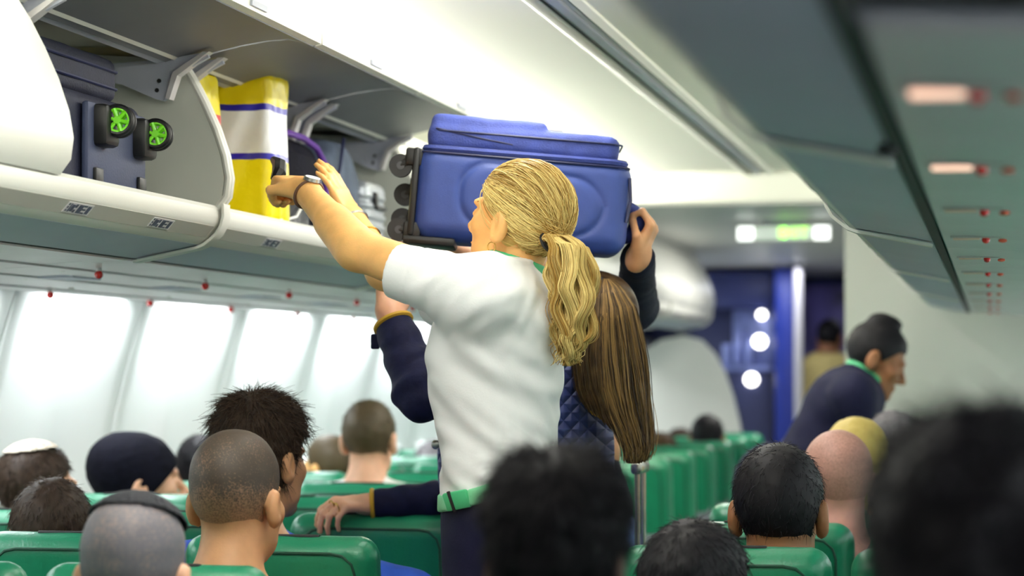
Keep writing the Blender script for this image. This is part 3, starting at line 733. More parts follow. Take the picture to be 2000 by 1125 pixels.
def make_hair(style, seed):
    lo, hi = (-.13, -.16, -.14), (.13, .14, .19); add = []
    if style == 'short': f = hair_shell(seed, .008, -.068, .0022, 75)
    elif style == 'messy': f = hair_shell(seed, .010, -.085, .004, 60, top=.022, side=.0)
    elif style == 'buzz': f = hair_shell(seed, .0022, -.085, .0004, 90, top=.013)
    elif style == 'flat': f = hair_shell(seed, .006, -.075, .0012, 70, top=.004)
    elif style == 'curly': f = hair_shell(seed, .016, -.10, .009, 55, front=.07, side=.01, top=.02); hi = (.15, .16, .22); lo = (-.15, -.18, -.16)
    elif style == 'bob':
        def f(P):
            a = smin(head_skull(P)-.014-.002*wnoise(P*f3((1, 1, .3)), 120, seed), ell((0, -.03, -.03), (.092, .085, .105))(P), .03)
            return smax(a, P[:, 1]-.035-.4*np.clip(P[:, 2]-.03, 0, .2), .01)
    elif style == 'nape': f = hair_shell(seed, .007, -.10, .002, 70, side=.005)
    elif style == 'stubble': f = hair_shell(seed, .0012, -.10, .0004, 90)
    v, q = sdf_mesh(f, lo, hi, .0048); parts = [(v, q, .35)]
    if style == 'short': parts.append(surf_strands(v, q, 2200, .016, comb_crown, .0007, .22, 5, seed, .22))
    if style == 'messy': parts.append(surf_strands(v, q, 5200, .024, comb_crown, .0009, .30, 6, seed, .20)); parts.append(surf_strands(v, q, 900, .026, comb_crown, .0009, .35, 6, seed+3, .5, .09))
    if style == 'curly':
        r = np.random.default_rng(seed); x = surf_strands(v, q, 2600, .020, comb_crown, .0011, .5, 7, seed, .5); parts.append(x)
    if style == 'flat': parts.append(surf_strands(v, q, 1800, .010, comb_crown, .0007, .4, 4, seed, .3))
    V, Q, A = join_np(parts); return mesh_np('hair', V, Q, True, A)
def fabric(name, c, **k): return mat(name, c, .75, noise=.08, nscale=30, bump=.12, bscale=180, spec=.25, **k)
F_white = fabric('shirt_white', S(226, 226, 222)); F_blue = fabric('shirt_blue', S(52, 92, 200)); F_orange = fabric('shirt_orange', S(226, 84, 44)); F_dark = fabric('shirt_dark', S(30, 32, 42))
F_grey = fabric('shirt_grey', S(120, 122, 130)); F_denim = fabric('denim', S(104, 128, 178)); F_navy = fabric('trousers_navy', S(28, 32, 56)); F_mus = fabric('cloth_mustard', S(176, 136, 40))
M_shoe = mat('shoe_black', S(22, 22, 24), .4)
def person_seated(label, side_, k, px, ytop, hair='short', hm=None, sk=None, shirt=None, sex='m', yaw=0, tilt=0, roll=0, s=1.0, dy=.225, seed=1, htop=.135, trou=None, group=None):
    rowY = (LROW if side_ < 0 else RROW)(k); Y = rowY+dy; p = pY(px, ytop, Y)
    root = thing('person', label, 'person', (p[0], Y, .46), group); hz = p[2]-htop*s
    M = Matrix.Rotation(R(yaw), 4, 'Z') @ Matrix.Rotation(R(-tilt), 4, 'X') @ Matrix.Rotation(R(roll), 4, 'Y')
    def put(o, z=hz-.46, sc=s, rot=True):
        o.location = (0, 0, z); o.scale = (sc, sc, sc)
        if rot: o.rotation_euler = M.to_euler()
        return o
    b = put(link('body', BODY[sex], sk or M_skin, root)); h = put(link('hair', make_hair(hair, seed), hm or H_dbrown, root))
    [put(link('eye', e_, M_eye, root)) for e_ in EYE]; [put(link('eyebrow', e_, hm if hm and hm.name.startswith('hair') else H_dbrown, root)) for e_ in BROW]
    # the shirt hangs from the neck and is as long as the body is tall above the cushion
    sh = link('shirt', SHIRT, shirt or F_dark, root); sh.location = (0, 0, hz-.46); zs = max(.6, (hz-.50)/.72); sh.scale = (s, s, 1)
    sh.scale = (s*.98, s*.9, zs); sh.location.z = hz-.46+.085*s+.20*(zs-s)
    tr = link('trousers', TROU, trou or F_navy, root, (0, .02, .03)); tr.scale = (.92, .84, 1); link('shoes', SHOE, M_shoe, root, (0, -.05, .01))
    if abs(p[0]) > 1.3: sh.scale.x *= .70 if abs(p[0]) < 1.42 else .58; tr.scale.x = .8
    root['hz'] = hz
    return root, hz, M

# ------------------------------------------------------------------ seated passengers, open-bin side
B_buzz = speckle('clipped_hair_brown', S(58, 46, 36), S(186, 140, 106), -.085, .06, -.15, 1.05, 300)
B_grey = speckle('clipped_hair_grey', S(104, 100, 108), S(190, 158, 136), -.09, .02, .25, .95, 200)
B_bald = speckle('clipped_hair_sparse', S(150, 112, 98), S(214, 156, 142), -.10, .13, .25, .75, 260)
B_fade = speckle('clipped_hair_light', S(72, 58, 32), S(190, 140, 104), -.10, .0, .25, 1.1, 260)
mo_, _, _ = person_seated('man with clipped brown hair, jug ears and orange collar, closest to the standing crew member', -1, 1, 464, 838, 'buzz', B_buzz, M_skin2, F_orange, yaw=-8, seed=11, s=1.04, htop=.148)
mt_, hzt_, MMt_ = person_seated('man with thick tousled dark brown hair and blue top behind the clipped-hair man', -1, 2, 512, 776, 'messy', H_dbrown, M_skin2, F_blue, yaw=-22, seed=12, s=1.06, htop=.15)
m_, hz_, MM_ = person_seated('grey-haired man with clipped sides and a dark skullcap at the frame bottom', -1, 0, 265, 958, 'buzz', B_grey, M_skin, F_dark, yaw=4, seed=13, s=1.03, htop=.150, dy=.22)
m2_, hz2_, MM2_ = person_seated('short person with glossy dark brown hair low in a green seat', -1, 2, 104, 938, 'short', H_dbrown, M_skin, F_dark, 'f', yaw=8, seed=14, s=1.08, dy=.22)
m3_, hz3_, MM3_ = person_seated('man in a pale knitted skullcap seated against the window wall', -1, 3, 74, 868, 'short', H_dbrown, M_skin, F_dark, yaw=-38, seed=15, s=1.02, dy=.22)
m4_, hz4_, MM4_ = person_seated('grey-bearded man in a dark navy beanie turned towards the aisle', -1, 4, 276, 853, 'nape', H_grey, M_skin, F_dark, yaw=-62, tilt=-6, seed=16, s=1.14)
person_seated('dark head half hidden between the beanie and the clipped-hair man', -1, 5, 394, 852, 'short', H_black, M_skin2, F_dark, yaw=0, seed=17, s=.9)
person_seated('man with short light brown hair, bare neck towards the camera, near the wall', -1, 5, 722, 785, 'flat', B_fade, M_skin, F_white, yaw=0, seed=18, s=1.02, dy=.225)
person_seated('passenger in a pale top turned sideways next to the light-brown-haired man', -1, 6, 640, 855, 'buzz', B_fade, M_skinw, F_white, 'f', yaw=60, seed=19, dy=.225, s=.95)
for i, (px, py, k, hst, hm, lab) in enumerate(((1290, 846, 10, 'short', H_brown, 'brown-haired head just past the long-haired woman by the far green seats'), (1330, 838, 12, 'short', H_dbrown, 'dark brown head between two others in the far green rows'),
        (1382, 812, 11, 'flat', H_black, 'head of close-cropped black hair, tallest one before the white partition'), (850, 862, 8, 'short', H_grey, 'grey head mostly hidden behind the woman in the white shirt'))):
    person_seated(lab, -1, k, px, py, hst, hm, M_skin3 if i == 2 else M_skin, F_dark, seed=30+i)
# ------------------------------------------------------------------ seated passengers across the aisle
person_seated('large out-of-focus head of curly black hair at the frame edge, close to the camera', 1, -2, 1938, 800, 'curly', H_black, M_skin4, F_dark, yaw=6, seed=41, s=.99, htop=.165)
person_seated('out-of-focus dark-haired man low in front of the white-shirted crew member', 1, -1, 1092, 896, 'messy', H_black, M_skin4, F_dark, yaw=-6, seed=42, s=.89, htop=.15)
person_seated('low dark head rising barely over a green seat in front of the cropped black-haired man', 1, 1, 1362, 1008, 'short', H_black, M_skin, F_dark, yaw=-28, seed=43, s=1.08, htop=.145)
person_seated('man with close-cropped black hair and protruding ears in the seat across the aisle', 1, 2, 1522, 866, 'flat', H_black, M_skin3, F_dark, yaw=-3, seed=44, s=1.13, htop=.142)
person_seated('balding pink-scalped man with a shaved head behind the cropped black-haired man', 1, 3, 1634, 838, 'stubble', B_bald, M_skinp, F_grey, yaw=14, seed=45, s=1.09)
person_seated('passenger with a smooth blond bob next to the bending crew member', 1, 4, 1672, 822, 'bob', H_blond2, M_skin, F_grey, 'f', seed=46)
person_seated('grey-haired passenger below the bending crew member, beside the white bulkhead', 1, 5, 1750, 806, 'short', H_grey, M_skin, F_grey, yaw=-20, seed=47, s=1.05)
person_seated('brown-skinned passenger with dark hair turned sideways beside the grey-haired one', 1, 7, 1802, 832, 'short', H_dbrown, M_skin2, F_dark, yaw=-50, seed=48)
# headwear is worn, but can be lifted away
def worn(name, f, lo, hi, m, root, hz, M, s, label, cat, h=.005):
    v, q = sdf_mesh(f, lo, hi, h); me = mesh_np(name, v, q); me.transform(Matrix.Translation(Vector(root.location)+Vector((0, 0, hz-.46))) @ M @ Matrix.Scale(s, 4))
    c = Vector(root.location); me.transform(Matrix.Translation(-c)); o = link(name, me, m); o.location = c; return tag(o, label, cat)
M_kip = mat('knit_cream', S(222, 208, 190), .8, noise=.12, nscale=160, bump=.3, bscale=260); M_cap = mat('cap_black', S(26, 27, 36), .8, bump=.1)
M_bean = mat('beanie_navy', S(9, 9, 22), .9, spec=.15, noise=.2, nscale=60, bump=.4, bscale=240)
def cap_shape(c, rr, off):
    n = f3(c)/np.linalg.norm(c)
    return lambda P: smax(np.abs(head_skull(P)-off)-.0022, (rr-(P @ n)), .003)
worn('skullcap', cap_shape((0, -.10, .99), .123, .014), (-.13, -.17, .0), (.13, .12, .19), M_kip, m3_, hz3_, MM3_, 1.02, 'pale cream knitted skullcap on the dark-haired man by the window wall', 'cap', .004)
worn('skullcap', cap_shape((0, .36, .93), .100, .017), (-.13, -.17, .0), (.13, .12, .19), M_cap, m_, hz_, MM_, 1.03, 'black skullcap on the grey-haired man at the frame bottom', 'cap', .004)
def beanie(P):
    d = smin(head_skull(P)-.016, ell((0, -.06, .085), (.085, .075, .07))(P), .03)-.0012*wnoise(P, 90, 4)
    return smax(d, (.012+.35*(P[:, 1]+.02)*.3-P[:, 2]), .012)
def beanie2(P): return smax(smin(head_skull(P)-.015, ell((0, -.055, .07), (.088, .08, .078))(P), .03)-.0012*wnoise(P, 90, 4), -.030+.85*P[:, 1]-P[:, 2], .012)
worn('beanie', beanie2, (-.14, -.18, -.08), (.14, .14, .2), M_bean, m4_, hz4_, MM4_, 1.14, 'dark navy knitted beanie on the grey-bearded man', 'hat')

m4b = m4_; bd_v, bd_q = sdf_mesh(lambda P: smax(smax(head_prims(P)-.004-.001*wnoise(P, 160, 3), P[:, 2]+.030-.35*np.clip(.03-P[:, 1], 0, 1), .01), -.01-P[:, 1], .01), (-.1, -.05, -.14), (.1, .15, .0), .005)
bo = link('beard', mesh_np('beard', bd_v, bd_q, True, np.full(len(bd_v), .8)), H_grey, m4_); bo.location = (0, 0, hz4_-.46); bo.rotation_euler = MM4_.to_euler(); bo.scale = (1.14,)*3

sl_ = lambda P: smin(rc((.13, -.04, -.225), (.345, .0, -.285), .07, .062)(P), rc((.345, .0, -.285), (.34, .22, -.42), .06, .045)(P), .02)-.003*wnoise(P, 30, 4)
so_ = sdf_obj('sleeve', sl_, (0, -.2, -.55), (.48, .35, -.08), .009, F_blue, mt_); so_.location = (0, 0, hzt_-.46)
for c_ in mt_.children:
    if c_.name.startswith('shirt'): c_.location.z -= .03

for c_ in mo_.children:
    if c_.name.startswith('shirt'): c_.location.z -= .045

# ------------------------------------------------------------------ helpers for the standing figures
FH = np.array([-math.sin(YAW), math.cos(YAW), 0.0])
def rows_px(rows, d, org):          # (y, left, right, depth offset, half depth) seen at camera depth d -> loft rows
    out = []
    for y, l, r, dv, hv in rows:
        a, b = pt(l, y, d), pt(r, y, d); c = (a+b)/2-org
        out.append((float((a[2]+b[2])/2), float(c @ RT), float(c @ FH)+dv, float(np.linalg.norm(b-a))/2, hv))
    return out
def smooth_rows(rows, n=40):
    rows = sorted(rows); A = np.array(rows); z = np.linspace(A[0, 0], A[-1, 0], n); o = []
    for k in range(1, 5):
        v = np.interp(z, A[:, 0], A[:, k]); vp = np.pad(v, 2, mode='edge'); v = (vp[:-4]+2*vp[1:-3]+3*vp[2:-2]+2*vp[3:-1]+vp[4:])/9; o.append(v)
    return [tuple(x) for x in np.stack([z]+o, 1)]
def halfspace(c, n):
    c, n = f3(c), f3(np.array(n)/np.linalg.norm(n)); return lambda P: (P-c) @ n
def ring_tube(c, axis, ra, rb, r, m, name, parent, org, seg=28, ex=None):
    a = Vector(axis).normalized(); e1 = Vector(ex) if ex is not None else a.orthogonal(); e1 = (e1-a*e1.dot(a)).normalized(); e2 = a.cross(e1)
    return MB().tube([Vector(c)+e1*ra*math.cos(t)+e2*rb*math.sin(t)-Vector(org) for t in np.linspace(0, 2*PI, seg, endpoint=False)], r, 6, True).build(name, m, parent)
def skull_path(p0, p1, off, n):     # paths hugging the skull from p0 to p1 (local head coordinates), vectorised
    C = np.array((0, -.012, .03)); a = p0-C; b = p1-C
    a = a/np.linalg.norm(a, axis=1, keepdims=True); b = b/np.linalg.norm(b, axis=1, keepdims=True)
    om = np.arccos(np.clip((a*b).sum(1), -1, 1))[:, None, None]; t = np.linspace(0, 1, n)[None, :, None]
    D = (np.sin((1-t)*om)*a[:, None]+np.sin(t*om)*b[:, None])/np.maximum(np.sin(om), 1e-4)
    D /= np.linalg.norm(D, axis=2, keepdims=True); r = np.full(D.shape[:2], .10); 
    for _ in range(10):
        P = (C+D*r[..., None]).reshape(-1, 3).astype(np.float32); r -= (head_skull(P).reshape(r.shape)-off)*.9
    return C+D*r[..., None]
HAIRLINE = np.array([(0, .088, .088), (.03, .084, .086), (.052, .066, .070), (.064, .048, .052), (.070, .030, .043), (.075, .008, .046), (.078, -.016, .048), (.079, -.034, .030), (.076, -.042, .0), (.070, -.048, -.026), (.055, -.062, -.050), (.03, -.078, -.066), (0, -.084, -.070)])
def hairline_pts(n, r):
    s = np.cumsum(np.r_[0, np.linalg.norm(np.diff(HAIRLINE, axis=0), axis=1)]); u = r.random(n)*s[-1]
    P = np.stack([np.interp(u, s, HAIRLINE[:, k]) for k in range(3)], 1); P[:, 0] *= np.where(r.random(n) < .5, -1, 1); return P
def face_parts(c, Rm, s, root, org, brow):
    for nm, me, m in [('eye', e_, M_eye) for e_ in EYE]+[('eyebrow', e_, brow) for e_ in BROW]:
        o = link(nm, me, m, root); M = Matrix(Rm.tolist()).to_4x4(); o.matrix_local = Matrix.Translation(Vector(np.array(c)-org)) @ M @ Matrix.Scale(s, 4)
M_shirt = mat('uniform_white', S(242, 242, 244), .7, bump=.05, bscale=240, spec=.3)
M_uninavy = mat('uniform_navy', S(16, 17, 44), .8, spec=.2, noise=.1, nscale=40, bump=.08, bscale=260)
M_mint = mat('uniform_mint', S(120, 200, 150), .5, bump=.05, bscale=200); M_scarf = mat('scarf_green', S(70, 176, 120), .5, noise=.06)
M_gold = mat('gold', S(214, 176, 96), .25, metal=.9); M_steelw = mat('watch_steel', S(200, 198, 190), .25, metal=.8)
M_leather = mat('watch_strap', S(96, 64, 44), .5)

# ------------------------------------------------------------------ crew member in the white shirt
def crew_white():
    D = 4.70; org = pt(980, 900, D); org[2] = 0.0
    root = thing('person', 'blond crew member in a white short-sleeved shirt reaching into the open bin', 'person', tuple(org))
    rows = rows_px([(520, 975, 1024, 0, .06), (540, 925, 1050, 0, .13), (560, 878, 1066, 0, .165), (600, 862, 1083, 0, .172), (650, 843, 1090, 0, .155), (690, 833, 1092, 0, .142), (740, 834, 1092, 0, .135),
                    (790, 845, 1088, 0, .130), (850, 857, 1085, 0, .130), (900, 864, 1082, 0, .135), (950, 866, 1080, 0, .142), (1000, 864, 1084, 0, .150), (1070, 864, 1092, 0, .158), (1125, 866, 1098, 0, .160), (1250, 868, 1098, 0, .155), (1500, 885, 1080, 0, .14), (1600, 890, 1075, 0, .13)], D, org)
    L0 = loft(smooth_rows(rows, 70), RT, FH, org)
    NS, FS, NB = pt(930, 572, 4.58), pt(912, 592, 4.87), pt(1000, 548, 4.72)
    hem = pt(770, 528, 4.645); hn = (hem-NS)/np.linalg.norm(hem-NS)
    EL, WR = pt(697, 487, 4.74), pt(598, 374, 4.95)
    FE, FWR = pt(752, 528, 5.05), pt(690, 432, 5.16)
    fhem = pt(850, 585, 4.94); fn = (fhem-FS)/np.linalg.norm(fhem-FS)
    HC = pt(1012, 447, 4.73); face = np.array((-.875, .41, .26)); HR = RM(face); hs = 1.0
    # bodies --------------------------------------------------
    hand1, _ = hand_prims(WR+(WR-EL)*.04, pt(554, 352, 5.04)-WR, UP*1.0+FW*-.35+RT*.2, 1, (72, 80, 50), .92, 1, 1.0)
    hand2, _ = hand_prims(FWR, pt(650, 352, 5.18)-FWR, RT*.80-FW*.45+UP*.1, -1, (4, 10, 8), .84, 1.2, .1)
    hd = place(lambda P: head_prims(P, True), HC, HR, hs)
    neck0, neck1 = to_w(HC, HR, hs, (0, -.020, -.045)), NB
    def body(P):
        d = smin(hd(P), rc(neck0, neck1, .050, .056)(P), .03)
        d = smin(d, L0(P)+.014, .02)
        d = smin(d, smin(rc(NS, EL, .050, .041)(P), rc(EL, WR, .043, .0275)(P), .02), .03)
        d = smin(d, rc(EL+(WR-EL)*.12, EL+(WR-EL)*.45, .040, .036)(P), .02)
        d = smin(d, hand1(P), .02)
        d = smin(d, smin(rc(FS, FE, .047, .040)(P), rc(FE, FWR, .042, .028)(P), .02), .03)
        d = smin(d, hand2(P), .02)
        for sx in (-1, 1):
            a = org+RT*.02+FH*.09*sx
            d = smin(d, smin(rc(a+(0, 0, .60), a+(0, 0, .34), .066, .055)(P), rc(a+(0, 0, .34), a+(0, 0, .08), .056, .036)(P), .02), .01)
        return d
    v, q = sdf_mesh(body, org+np.array((-.85, -.35, 0)), org+np.array((.32, .95, 2.0)), .005)
    link('body', mesh_np('body', v-org, q), M_skinw, root); face_parts(HC, HR, hs, root, org, H_blond)
    # shirt ---------------------------------------------------
    bc = pt(970, 944, D); bn = UP*135-RT*45; bn /= np.linalg.norm(bn)
    orgf, zb = f3(org), float(bc[2])
    def torso(P):
        d = L0(P); q = P-orgf; u, vv, z = q @ f3(RT), q @ f3(FH), P[:, 2]-zb
        d -= .0045*np.exp(-np.maximum(z, 0)/.055)*np.sin(u*150+3*np.sin(u*37)+vv*60)*np.clip(z/.02, 0, 1)
        st = np.stack([(z*.80+u*.60), (z*-.6+u*.8)*.16, vv*.5], 1)
        d -= .0060*wnoise(st, 46, 21)*np.clip(.25+1.2*(1-np.abs(z-.12)/.3), .15, 1)
        d -= .0040*wnoise(np.stack([(z*.5-u*.86), (z*.86+u*.5)*.2, vv*.4], 1), 60, 8)*np.clip((z-.2)/.2, 0, 1)
        return d-.004
    def sleeve(P):
        t = (P-f3(hem)) @ f3(hn); s = rc(NS, hem+hn*.03, .074, .0515)(P)
        s += .0022*np.exp(-((t+.052)/.0035)**2)
        rr = np.stack([t*.35, P @ f3(UP)*.9+t*.8, P @ f3(FH)*.4], 1); s -= .0055*wnoise(rr, 52, 5)*np.clip(-t/.08-.5, 0, 1)
        return smax(s, t, .004)
    def sh(P):
        d = torso(P)
        d = smin(d, rc(NS, NB+FH*-.02-np.array((0, 0, .01)), .062, .045)(P), .05); d = smin(d, rc(FS, NB, .06, .045)(P), .05)
        d = smin(d, sleeve(P), .045)
        d = smin(d, smax(rc(FS, fhem+fn*.02, .070, .052)(P), halfspace(fhem, fn)(P), .004), .045)
        d = smax(d, -rc(neck0, NB-np.array((0, 0, .02)), .053, .062)(P), .006)
        return smax(d, -halfspace(bc-bn*.004, bn)(P), .004)
    v, q = sdf_mesh(sh, org+np.array((-.42, -.36, .9)), org+np.array((.32, .55, 1.75)), .0046)
    S_ = link('shirt', mesh_np('shirt', v-org, q), M_shirt, root)
    # collar scarf, belt, trousers
    sc = lambda P: smax(np.abs(rc(neck0, NB, .058, .066)(P))-.006, np.abs(halfspace(NB+np.array((0, 0, .028)), NB-neck0)(P))-.020, .006)
    sdf_obj('neck_scarf', sc, NB-.12, NB+.12, .005, M_scarf, root, org)
    bl = lambda P: smax(np.abs(L0(P)-.006)-.005, np.abs(halfspace(bc, bn)(P))-.0165, .004)
    b_ = sdf_obj('belt', bl, bc-np.array((.25, .25, .12)), bc+np.array((.25, .25, .12)), .005, M_mint, root, org)
    k0, k1 = pt(868, 982, D-.115), pt(918, 972, D-.14)
    rot = Matrix([list((k1-k0)/np.linalg.norm(k1-k0)), list(np.cross(bn, (k1-k0)/np.linalg.norm(k1-k0))), list(bn)]).transposed()
    MB().box((k0+k1)/2-org, (.027, .006, .0185), rot, .004).build('buckle', M_scarf, b_)
    MB().box(k0+(k1-k0)*.28-org-FH*.007, (.003, .003, .021), rot, .001).build('buckle_bar', M_dark, b_)
    tr = lambda P: smax(L0(P)-.003-.0012*wnoise(P, 40, 2), smax(halfspace(bc+bn*.004, bn)(P), .50-P[:, 2], .01), .006)
    sdf_obj('skirt', tr, org+np.array((-.26, -.28, .44)), org+np.array((.28, .3, 1.25)), .009, M_uninavy, root, org)
    for sx in (-1, 1): MB().box(RT*.0+FH*.09*sx+np.array((-.035, .0, .035)), (.115, .04, .033), bev=.028, seg=3).build('shoe', M_shoe, root)
    # watch, bracelets, earring
    wd = (WR-EL)/np.linalg.norm(WR-EL); wc = WR-wd*.015
    ring_tube(wc, wd, .0315, .031, .0045, M_leather, 'watch_strap', root, org)
    wf = wc+UP*.031+FW*-.006+RT*.008; nn = wf-wc
    w_ = MB().cyl(wf-nn*.06-org, wf+nn*.16-org, .0195, .0185, 24).build('watch', M_steelw, root); MB().cyl(wf+nn*.161-org, wf+nn*.18-org, .0165, .0160, 24).build('watch_face', M_shirt, w_)
    fd = (FWR-FE)/np.linalg.norm(FWR-FE)
    ring_tube(FWR-fd*.004, fd, .031, .030, .0042, M_steelw, 'bracelet', root, org); ring_tube(FWR-fd*.065, fd, .036, .035, .002, M_gold, 'bracelet', root, org)
    er = to_w(HC, HR, hs, (-.083, -.006, -.040)); ring_tube(er, HR[:, 0], .0095, .0095, .0012, M_gold, 'earring', root, org)
    # hair ------------------------------------------------------
    r = np.random.default_rng(5); T = np.array((0, -.104, -.004))
    shv, shq = sdf_mesh(hair_shell(3, .005, -.072, .0008, 70, front=.062, side=.0), (-.13, -.16, -.14), (.13, .14, .19), .005)
    parts = [((np.array(HC)+shv @ HR.T), shq, .35)]
    n = 2600; p0 = hairline_pts(n, r)+r.normal(size=(n, 3))*.002; tt = T+r.normal(size=(n, 3))*np.array((.012, .004, .012))
    off = .006+.007*r.random(n)[:, None]*np.ones((1, 14)); off[:, 0] *= .5
    P = skull_path(p0, tt, off, 14); tw = np.linspace(0, 1, 14)[None, :, None]
    grp = np.round(p0/.012); ph = (grp @ np.array((1.7, 2.9, 3.7)))[:, None, None]
    P = P+HR.T[2][None, None, :]*0+.0022*np.sin(tw*7+ph)*tw*(1-tw)*4
    Pw = np.array(HC)+P @ HR.T; rr = np.linspace(.0010, .0008, 14)
    vv, qq = strand_arrays(Pw.astype(np.float32), rr); parts.append((vv, qq, np.repeat((.5+.32*np.sin(ph[:, 0, 0])+.25*r.normal(size=n)).astype(np.float32), 14*3)))
    cur = np.array([pt(*a) for a in ((1066, 474, 4.645), (1088, 462, 4.625), (1112, 482, 4.61), (1116, 530, 4.605), (1120, 580, 4.60), (1122, 630, 4.60), (1118, 668, 4.60), (1112, 692, 4.605), (1108, 712, 4.61))])
    rad = np.array((.016, .028, .042, .050, .047, .041, .031, .018, .006)); m = 30; ts = np.linspace(0, 1, len(cur)); tq = np.linspace(0, 1, m)
    n = 3000; L = 1-.30*r.random(n)**1.2; U = np.sqrt(r.random(n)); ph = r.random(n)*2*PI
    t = tq[None, :]*L[:, None]; c = np.stack([np.interp(t, ts, cur[:, k]) for k in range(3)], 2); ra = np.interp(t, ts, rad)
    g = np.floor(ph/(2*PI)*9)+np.floor(U*3)*9; gp = g*2.39
    a1 = U[:, None]*ra*np.cos(ph)[:, None]; a2 = U[:, None]*ra*np.sin(ph)[:, None]
    wv = .0085*np.sin(t*22+gp[:, None])*np.clip(t*3-.4, 0, 1)*np.clip((1.08-t)*3, .2, 1); wv2 = .006*np.sin(t*17+gp[:, None]*1.7)*np.clip(t*3-.4, 0, 1)
    stray = r.normal(size=n)*.004*(r.random(n) < .12)*6
    c = c+(a1+wv+stray[:, None]*t**2*.5)[..., None]*RT+(a2+wv2)[..., None]*FH+(.004*np.sin(t*26+gp[:, None]))[..., None]*UP
    curl = np.clip((t-.86)/.14, 0, 1); c = c+(curl*np.sin(curl*4+gp[:, None]*.3)*-.008)[..., None]*RT
    vv, qq = strand_arrays(c.astype(np.float32), np.linspace(.0012, .0007, m)); parts.append((vv, qq, np.repeat((.5+.3*np.sin(gp)+.22*r.normal(size=n)).astype(np.float32), m*3)))
    V, Q, A = join_np(parts); link('hair', mesh_np('hair', V-org, Q, True, A), H_blond, root)
    ring_tube(pt(1072, 472, 4.64), cur[1]-cur[0], .019, .019, .005, M_dark, 'hair_tie', root, org)
    return root
crew_white()

# ------------------------------------------------------------------ long-haired woman in the quilted jacket
def quilt(name, c):
    m = mat(name, c, .6, noise=.12, nscale=60); nt = m.node_tree; L = nt.links; b = nt.nodes['Principled BSDF']
    tc = nt.nodes.new('ShaderNodeTexCoord'); hs = []
    for ang in (1, -1):
        mp = nt.nodes.new('ShaderNodeMapping'); mp.inputs['Rotation'].default_value = (0, R(40*ang), 0); L.new(tc.outputs['Object'], mp.inputs[0])
        wv = nt.nodes.new('ShaderNodeTexWave'); wv.inputs['Scale'].default_value = 13.0; wv.bands_direction = 'X'; L.new(mp.outputs[0], wv.inputs['Vector']); hs.append(wv)
    mn = nt.nodes.new('ShaderNodeMath'); mn.operation = 'MINIMUM'; L.new(hs[0].outputs['Fac'], mn.inputs[0]); L.new(hs[1].outputs['Fac'], mn.inputs[1])
    pw = nt.nodes.new('ShaderNodeMath'); pw.operation = 'POWER'; L.new(mn.outputs[0], pw.inputs[0]); pw.inputs[1].default_value = .4
    bp = nt.nodes.new('ShaderNodeBump'); bp.inputs['Strength'].default_value = .9; bp.inputs['Distance'].default_value = .008; L.new(pw.outputs[0], bp.inputs['Height']); L.new(bp.outputs[0], b.inputs['Normal']); return m
M_quilt = quilt('quilted_navy', S(44, 56, 112)); M_cuff = mat('cuff_mustard', S(192, 150, 36), .7, bump=.1)
M_navysl = mat('sleeve_navy', S(16, 19, 50), .75, spec=.2, noise=.15, nscale=40, bump=.2, bscale=60); M_knit = mat('knit_dark_navy', S(24, 28, 42), .85, spec=.2, noise=.15, nscale=60, bump=.2, bscale=160)
